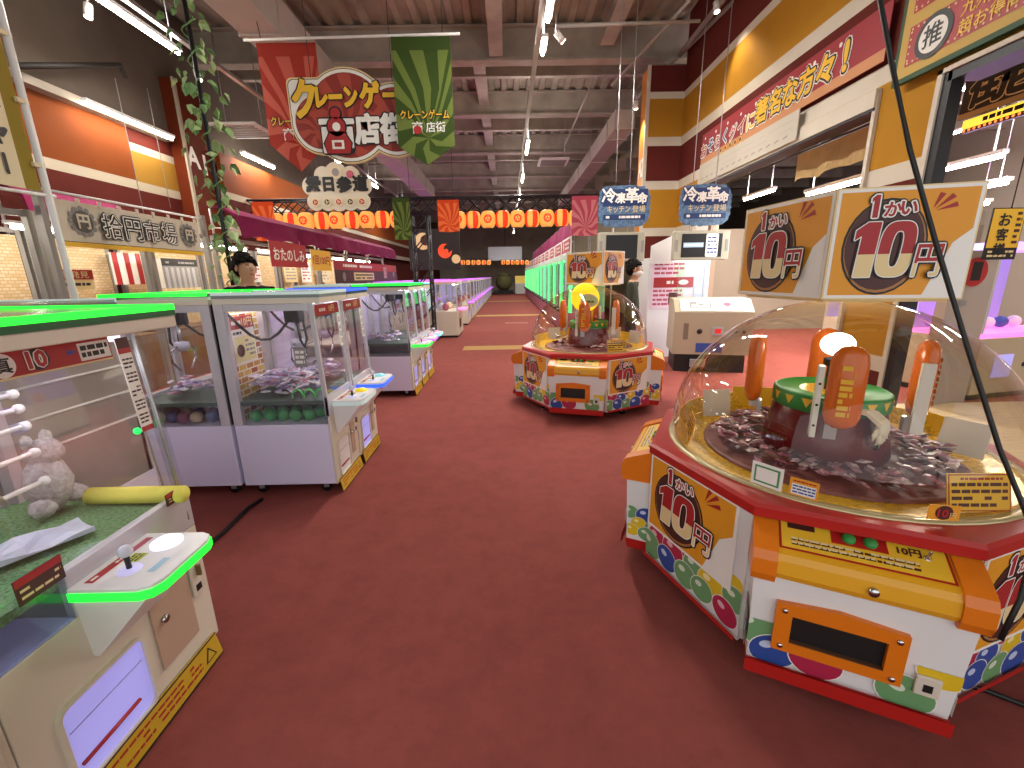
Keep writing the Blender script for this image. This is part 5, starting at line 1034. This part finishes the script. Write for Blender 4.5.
for y in (3.5, 4.8): MB().tube([(4.77, y, 2.9 if False else 3.72), (4.77, y, 5.3)], .008, BLACKM, 5).build('hanging_wire', label='wire holding the charcoal brush sign, %s end' % ('near' if y < 4 else 'far'), cat='wire')
b = MB(); b.frame((4.5, 7.2, 3.04), (0, -1, 0), (0, 0, 1)); CL = mat('beige_cloth', '#b7996a', .8, noise=.1, scale=4); n = 20; W = 1.75
b.loft([[(W * i / n, 0.38, .0), (W * i / n, .02 * math.sin(i * .8), .04 * math.sin(i)), (W * i / n, .02 * math.sin(i * .8), .04 * math.sin(i) - .005), (W * i / n, 0.38, -.005)] for i in range(n + 1)], CL)
b.build('hanging_cloth', label='plain beige cloth hanging just behind the white header of the right wall', cat='cloth')
MB().tube([(4.5, 5.4, 3.44), (4.5, 9.7, 3.44)], .015, BLACKM, 6).build('curtain_rod', label='dark rod that carries the beige cloth', cat='rod')

# ------------------------------------------------------------------ token kiosk, monitors and cut-out signs
KB_ = mat('kiosk_beige', '#ab9d84', .45, noise=.03, scale=4)
t = thing('token_kiosk', 'beige token kiosk with red button and blue label behind the far dome machine', 'kiosk', (2.88, 7.45, 0), R(-14))
W, D = 1.25, .95
b = MB(); b.loft([[(0, 0, .32), (0, D, .32), (0, D, 1.25), (0, .32, 1.25), (0, .0, 1.05)], [(W, 0, .32), (W, D, .32), (W, D, 1.25), (W, .32, 1.25), (W, 0, 1.05)]], KB_); b.build('kiosk_body', t)
MB().box(.05, .08, 0, W - .05, D - .05, .32, DARK).build('plinth', t)
b = MB(); b.frame((.1, .015, 1.068), (1, 0, 0), (0, .3, .19)); b.eps = .002; b.rect(0, 0, W - .2, .34, P_WHITE, 1); b.rect(.15, .08, .5, .26, P_GREY, 2); b.bars(.18, .1, .47, .24, 3, P_WHITE, 3, 2); b.rect(.6, .05, .9, .3, mat('pale_aqua', '#cfe6e2', .5), 2); b.disc(.75, .18, .06, P_PINK, 3); b.rect(.95, .06, 1.05, .3, P_BEIGE, 2); b.build('top_panel', t)
MB().tube([(.42, 0, .72), (.42, -.012, .72)], .045, DARK, 16).build('speaker_hole', t)
b = MB(); b.box(.62, -.012, .66, .8, 0, .8, ALU, .003); b.box(.66, -.02, .69, .76, -.012, .77, mat('red_lit_button', '#c8281c', .3, emit=.5), .003); b.build('red_button', t)
MB().box(.38, -.006, .36, .8, 0, .52, P_BLUE).build('blue_label', t); MB().box(.16, -.006, .58, .24, 0, .86, mat('brown_slot', '#7a6a5a', .5)).build('coin_slot', t)
for x in (1.0, 1.12): MB().tube([(x, 0, .72), (x, -.01, .72)], .025, DARK, 12).build('key_hole', t)
b = MB(); b.box(.3, -.04, .1, .55, 0, .24, GREY, .01); b.build('coin_tray', t)
for (lb, x0, x1, pic) in (('left hanging monitor with dark screen above the far dome machine', 1.63, 2.47, 0), ('right hanging monitor with a white paper on its dark screen', 2.98, 3.98, 1)):
    m = thing('hanging_monitor', lb, 'monitor', (x0, 8.0, 1.92), 0, 'monitors above the token kiosk'); w = x1 - x0; h = .5
    MB().box(0, 0, 0, w, .12, h, mat('monitor_grey', '#a9a491', .45), .02).build('bezel', m); MB().box(.14, -.006, .05, w - .14, 0, h - .05, mat('screen_black', '#0a0707', .35)).build('screen', m)
    for x in (.05, w - .05): MB().box(x - .025, -.006, .15, x + .025, 0, .35, GREY).build('speaker_slot', m)
    for x in (.3, w - .3): MB().tube([(x, .1, h), (x, .1, 5.2)], .007, ALU, 6).build('hanger_rod', m)
    if pic:
        b = MB(); b.frame((.17, -.008, .05), (1, 0, 0), (0, 0, 1)); b.eps = .002; b.rect(.0, .17, .36, .25, mat('screen_strip', '#9ab0c8', emit=.4), 1); b.bars(.02, .18, .34, .24, 1, P_WHITE, 2, 4); b.poly(rrect(.4, 0, .62, .4, .03), P_WHITE, 1); b.bars(.43, .05, .6, .36, 5, P_BLUE, 2, 7, .4); b.build('paper_note', m)
    s = thing('cutout_sign', 'blue cut-out sign with white characters above the %s monitor' % ('right' if pic else 'left'), 'sign', (x0 + w * (.52 if not pic else .5), 7.99, 2.5), 0, 'blue cut-out signs')
    IB = mat('ice_blue', '#54718f', .6, noise=.5, scale=18); NV = mat('navy_print', '#1d3566', .6)
    b = MB(); b.frame((0, 0, 0), (1, 0, 0), (0, 0, 1)); rn = random.Random(3); out = []
    for i in range(48):
        a = 2 * PI * i / 48; r = 1 + .05 * (i % 2) + rn.uniform(-.03, .03); c_, s_ = math.cos(a), math.sin(a); q = (abs(c_) ** 4 + abs(s_) ** 4) ** -.25; out.append((.44 * r * q * c_, .34 + .33 * r * q * s_))
    b.prism(out, -.02, 0, IB); b.prism([(x * .93, .34 + (z - .34) * .93) for x, z in out], 0, .003, IB); b.eps = .003
    b.M = b.M @ Matrix.Translation((0, 0, .004)); b.poly([(-.38, .34), (.38, .34), (.4, .62), (-.4, .62)], NV, 0)
    for tx, u, v, hh in (('冷', -.28, .4, .24), ('凍', -.08, .39, .17), ('革', .12, .4, .24), ('命', .3, .38, .18)): b.text(tx, u, v, hh, NV, 1, fat=.025); b.text(tx, u, v, hh, P_WHITE, 2, bold=.015, fat=.004)
    b.text('キッチン', -.1, .24, .11, P_CREAM, 2, w=.4); b.text('登場', .25, .24, .11, P_CREAM, 2); b.rect(-.37, .12, .37, .21, NV, 1); b.bars(-.32, .14, .32, .19, 1, P_WHITE, 2, 5, .8); b.build('sign_board', s)
    for x in (-.2, .2): MB().tube([(x, .02, -.08), (x, .02, .1)], .008, ALU, 6).build('mount_rod', s)
# white photo booth behind the kiosk
t = thing('photo_booth', 'white lit photo booth with pink posters behind the token kiosk', 'booth', (2.84, 8.85, 0)); BW = mat('booth_white', '#e0dee4', .4); BP = mat('booth_panel', '#dcd9d8', .4)
MB().box(0, 0, 0, 1.22, .05, 2.0, BW, .01).build('front_wall', t)
b = MB(); b.prism([(-.02, 1.88), (.42, 1.88), (.42, 2.42), (-.02, 2.22)], 0, .06, BP)
for i, v in enumerate(b.v): b.v[i] = Vector((v.x, -.08 - v.z, v.y))
b.build('header_panel', t)
MB().box(0, .05, 0, .06, .85, 2.0, BW).build('side_wall', t); MB().box(1.16, .05, 0, 1.22, .85, 2.0, BW).build('side_wall', t)
b = MB(); b.frame((.4, -.005, 1.0), (1, 0, 0), (0, 0, 1)); b.eps = .003; b.rect(-.35, .0, .1, .95, mat('poster_pink_pale', '#e6cfe0', .5), 1); b.rect(.1, .1, .32, .95, mat('poster_green_pale', '#d2e6c8', .5), 1); b.rect(-.3, .42, .5, .62, P_RED, 3); b.bars(-.25, .46, .1, .58, 1, P_WHITE, 4, 2); b.disc(.3, .52, .1, P_WHITE, 4, .05); b.bars(-.3, .66, .3, .92, 3, P_PINK, 2, 3); b.bars(-.3, .05, .3, .4, 4, P_PINK, 2, 9); b.rect(.02, .1, .2, .32, P_BROWN, 4); b.rect(.52, -.9, .8, .95, mat('pale_blue_door', '#c3cfe0', .4), 1); b.rect(.7, -.9, .71, .95, P_GREY, 2); b.build('booth_posters', t)
MB().box(.45, -.35, .05, 1.0, -.29, 1.9, ACRYLIC).build('clear_screen', t); MB().tube([(.5, -.06, 2.03), (1.2, -.06, 2.03)], .012, LED_W, 8).build('booth_lamp', t)
# bright showcase machine right of the booth
# ------------------------------------------------------------------ machine in the side hall
t = thing('side_hall_machine', 'white prize machine with violet lit cabinet in the side hall at the right edge', 'crane machine', (6.0, 5.35, 0), R(12))
MB().box(0, 0, .08, 1.6, .9, .82, KB_, .01).build('base_cabinet', t); MB().box(.05, .05, 0, 1.55, .85, .08, DARK).build('plinth', t)
MB().box(0, .03, .82, 1.6, .9, .88, LED_K).build('led_edge', t)
b = MB(); b.loft([[(-.75, .0, 0), (-.05, .0, 0), (-.05, .12, 0), (-.75, .12, 0)], [(-.7, 0, 1.9), (-.05, 0, 1.9), (-.05, .12, 1.9), (-.7, .12, 1.9)]], mat('side_panel_taupe', '#a4968c', .6)); b.build('side_panel', t)
b = MB(); b.frame((-.4, -.006, 1.5), (1, 0, 0), (0, 0, 1)); b.eps = .002; b.disc(0, .15, .2, P_RED, 1, .17); b.rect(-.06, .05, .1, .27, P_BLACK, 2); b.rect(-.15, -.25, -.02, -.18, GREY, 1); b.build('panel_mark', t)
MB().box(0, .8, .88, 1.6, .86, 1.9, V_IN).build('back_panel', t); MB().box(.02, .05, .88, 1.58, .056, 1.9, GLASS).build('front_glass', t); MB().box(0, 0, 1.9, 1.6, .9, 2.0, LED_P).build('cap_light', t)
for x in (0, 1.55): MB().box(x, .03, .88, x + .05, .08, 1.9, FRAMEM).build('frame_post', t)
MB().box(.3, -.01, .3, .62, 0, .6, GLOWBIN).build('prize_outlet', t)
for x in (.85, 1.05): MB().tube([(x, 0, .45), (x, -.01, .45)], .03, DARK, 12).build('coin_slot', t)
for i in range(5): MB().ball((.3 + .25 * i, .45, .96), (.08, .08, .08), (P_WHITE, P_PINK, P_WHITE, P_BLUE, P_WHITE)[i], 12, 8).build('prize', t)
b = MB(); a = at(994, 208, Y=5.1); w, h = .38, .56; b.frame((a.x, 5.1, a.z - h), (1, 0, 0), (0, 0, 1)); b.box(0, 0, -.01, w, h, 0, P_BLACK); b.eps = .003; b.rect(.01, .13, w - .01, h - .01, P_YEL, 1)
for i, c in enumerate('お客様'): b.text(c, w * .42, h - .19 - .16 * i, .13, P_BLACK, 2, fat=.004)
b.bars(w * .75, .16, w - .03, h - .03, 6, P_BROWN, 2, 4); b.bars(.04, .02, w - .04, .11, 2, P_CREAM, 2, 5); b.build('notice_sign', label='small yellow and black upright notice sign hanging in the side hall', cat='sign')
MB().tube([(a.x + .2, 5.1, a.z), (a.x + .2, 5.1, 5.3)], .006, BLACKM, 5).build('hanging_wire', label='wire holding the yellow and black notice sign', cat='wire')
for i, (x, y, w, c) in enumerate(((5.6, 8.3, 1.3, 'violet'), (7.4, 8.6, 1.3, 'white'), (9.2, 6.8, 1.4, 'pink'))):
    dup(pk if c == 'pink' else vio, (x + 1.2, y, 0), R(-90), 'prize machine in the back of the side hall, %s lit and %s from the opening' % (c, numw[i]), 'machines in the back of the side hall')

# ------------------------------------------------------------------ cables
MB().tube([(2.05, 2.4, 6.25)] + [at(px, py, Y=y) for px, py, y in ((880, 0, 1.72), (893, 70, 1.66), (910, 150, 1.6), (935, 240, 1.52), (965, 340, 1.42), (1000, 450, 1.3), (1024, 508, 1.22), (1036, 540, 1.17), (1020, 600, 1.13), (1000, 640, 1.1))], .0078, DARK, 8).build('power_cable', label='black power cable hanging from the ceiling before the near dome machine', cat='cable')
pts = [at(px, py, Z=.014) for px, py in ((1000, 642), (985, 668), (960, 683), (985, 690), (1024, 705), (1080, 715))]
MB().tube(pts[1:], .01, DARK, 6).build('floor_cable', label='black cable lying on the carpet at the lower right corner', cat='cable')
pts = [at(px, py, Z=.016) for px, py in ((262, 499), (248, 508), (236, 520), (224, 532), (212, 542), (196, 548))]
MB().tube(pts, .014, RUBBER, 8).build('floor_cable', label='thick black cable on the carpet before the brick wallpaper machine', cat='cable')

# ------------------------------------------------------------------ people
SKIN = mat('skin', '#b98a6c', .55); HAIR = mat('dark_hair', '#17120f', .7, noise=.2, scale=40)
def person(label, loc, rz, shirt, trouser, mask=False, scale=1.0):
    t = thing('person', label, 'person', loc, rz)
    me = bpy.data.meshes.new('body')
    V = {'pel': (0, 0, .95), 'sp': (0, .01, 1.15), 'ch': (0, .0, 1.34), 'nk': (0, -.0, 1.475), 'hd0': (0, -.02, 1.53), 'hd1': (0, -.03, 1.62), 'hd2': (0, -.02, 1.70)}
    Rr = {'pel': .16, 'sp': .155, 'ch': .175, 'nk': .062, 'hd0': .06, 'hd1': .088, 'hd2': .075}; E = [('pel', 'sp'), ('sp', 'ch'), ('ch', 'nk'), ('nk', 'hd0'), ('hd0', 'hd1'), ('hd1', 'hd2')]
    for s, k in ((-1, 'l'), (1, 'r')):
        for nme, p, r in (('sh', (.185 * s, .005, 1.4), .075), ('el', (.24 * s, .02, 1.1), .045), ('wr', (.25 * s, -.1, .88), .03), ('hand', (.25 * s, -.13, .81), .035), ('hip', (.1 * s, 0, .86), .1), ('kn', (.11 * s, -.01, .48), .065), ('an', (.11 * s, .02, .09), .042), ('toe', (.12 * s, -.14, .04), .038)):
            V[nme + k] = p; Rr[nme + k] = r
        E += [('ch', 'sh' + k), ('sh' + k, 'el' + k), ('el' + k, 'wr' + k), ('wr' + k, 'hand' + k), ('pel', 'hip' + k), ('hip' + k, 'kn' + k), ('kn' + k, 'an' + k), ('an' + k, 'toe' + k)]
        for q in range(4): nm = 'f%d%s' % (q, k); V[nm] = ((.25 + .006) * s, -.105 - .02 * q, .72 + .006 * abs(q - 1)); Rr[nm] = .009; E.append(('hand' + k, nm))
        V['th' + k] = (.225 * s, -.185, .77); Rr['th' + k] = .01; E.append(('hand' + k, 'th' + k))
    names = list(V); me.from_pydata([V[n] for n in names], [(names.index(a), names.index(c)) for a, c in E], [])
    o = bpy.data.objects.new('body', me); COL.objects.link(o); md = o.modifiers.new('skin', 'SKIN'); o.modifiers.new('sub', 'SUBSURF').levels = 2; o.modifiers['sub'].render_levels = 2
    for i, n in enumerate(names): d = me.skin_vertices[0].data[i]; d.radius = (Rr[n], Rr[n] * (.8 if n in ('ch', 'sp', 'pel') else 1)); d.use_root = (n == 'pel')
    dg = bpy.context.evaluated_depsgraph_get(); m2 = bpy.data.meshes.new_from_object(o.evaluated_get(dg)); m2.name = 'body'
    bpy.data.objects.remove(o)
    m2.materials.clear(); [m2.materials.append(m) for m in (SKIN, shirt, trouser, DARK)]
    for p in m2.polygons:
        c = p.center; p.use_smooth = True
        p.material_index = 3 if c.z < .1 else 2 if c.z < .98 and abs(c.x) < .2 else 1 if c.z < 1.465 and not (abs(c.x) > .2 and c.z < .9) else 0
    o = bpy.data.objects.new('body', m2); COL.objects.link(o); o.parent = t
    b = MB(); b.M = Matrix.Translation((0, .012, 1.68)) @ Matrix.Rotation(R(-28), 4, 'X'); b.ball((0, 0, 0), (.1, .112, .1), HAIR, 18, 9, 0, PI * .52); 
    for k in range(34): a = 2 * PI * k / 34; rr = .012 + .012 * ((k * 7) % 5) / 4; b.ball((.097 * math.cos(a), .108 * math.sin(a), -.004 - .012 * (k % 3)), rr, HAIR, 6, 4)
    b.M = Matrix.Identity(4); b.ball((0, .04, 1.635), (.094, .078, .095), HAIR, 16, 9)
    rn = random.Random(3)
    for k in range(40):
        a = rn.uniform(0, 2 * PI); e = rn.uniform(.35, 1.4); b.ball((.085 * math.cos(a) * math.cos(e), .02 + .095 * math.sin(a) * math.cos(e), 1.69 + .09 * math.sin(e)), .02, HAIR, 6, 4)
    b.build('hair', t)
    for s in (-1, 1):
        MB().ball((.034 * s, -.106, 1.64), (.011, .005, .005), P_WHITE, 10, 6).build('eye', t); MB().ball((.034 * s, -.1105, 1.64), (.005, .002, .005), P_BLACK, 8, 5).build('pupil', t); MB().ball((.093 * s, -.015, 1.635), (.012, .022, .032), SKIN, 10, 6).build('ear', t)
        MB().tube([(.02 * s, -.112, 1.662), (.05 * s, -.103, 1.664)], .004, HAIR, 5).build('eyebrow', t)
    b = MB(); b.loft([[(-.008, -.105, 1.64), (.008, -.105, 1.64), (0, -.116, 1.64)], [(-.015, -.105, 1.605), (.015, -.105, 1.605), (0, -.138, 1.608)]], SKIN); b.build('nose', t)
    MB().ball((0, -.108, 1.575), (.024, .006, .007), mat('lips', '#9a5a4a', .5), 10, 6).build('mouth', t)
    if mask:
        MB().ball((0, -.045, 1.58), (.078, .092, .055), mat('face_mask', '#e8e6e2', .7), 16, 8).build('face_mask', t)
    t.scale = (scale,) * 3; return t
p = at(633, 288, Y=7.0); person('person in dark green top with pale mask standing behind the farther dome machine', (p.x, 7.0, 0), R(70), mat('dark_olive_cloth', '#3a3d30', .8), mat('dark_trousers', '#24242a', .8), True, 1.08)
p = at(246, 275, Y=4.9); person('person with dark hair behind the tops of the left crane machines', (p.x, 4.9, 0), R(60), mat('black_cloth', '#1c1b1e', .8), mat('dark_trousers', '#24242a', .8), False, 1.12)
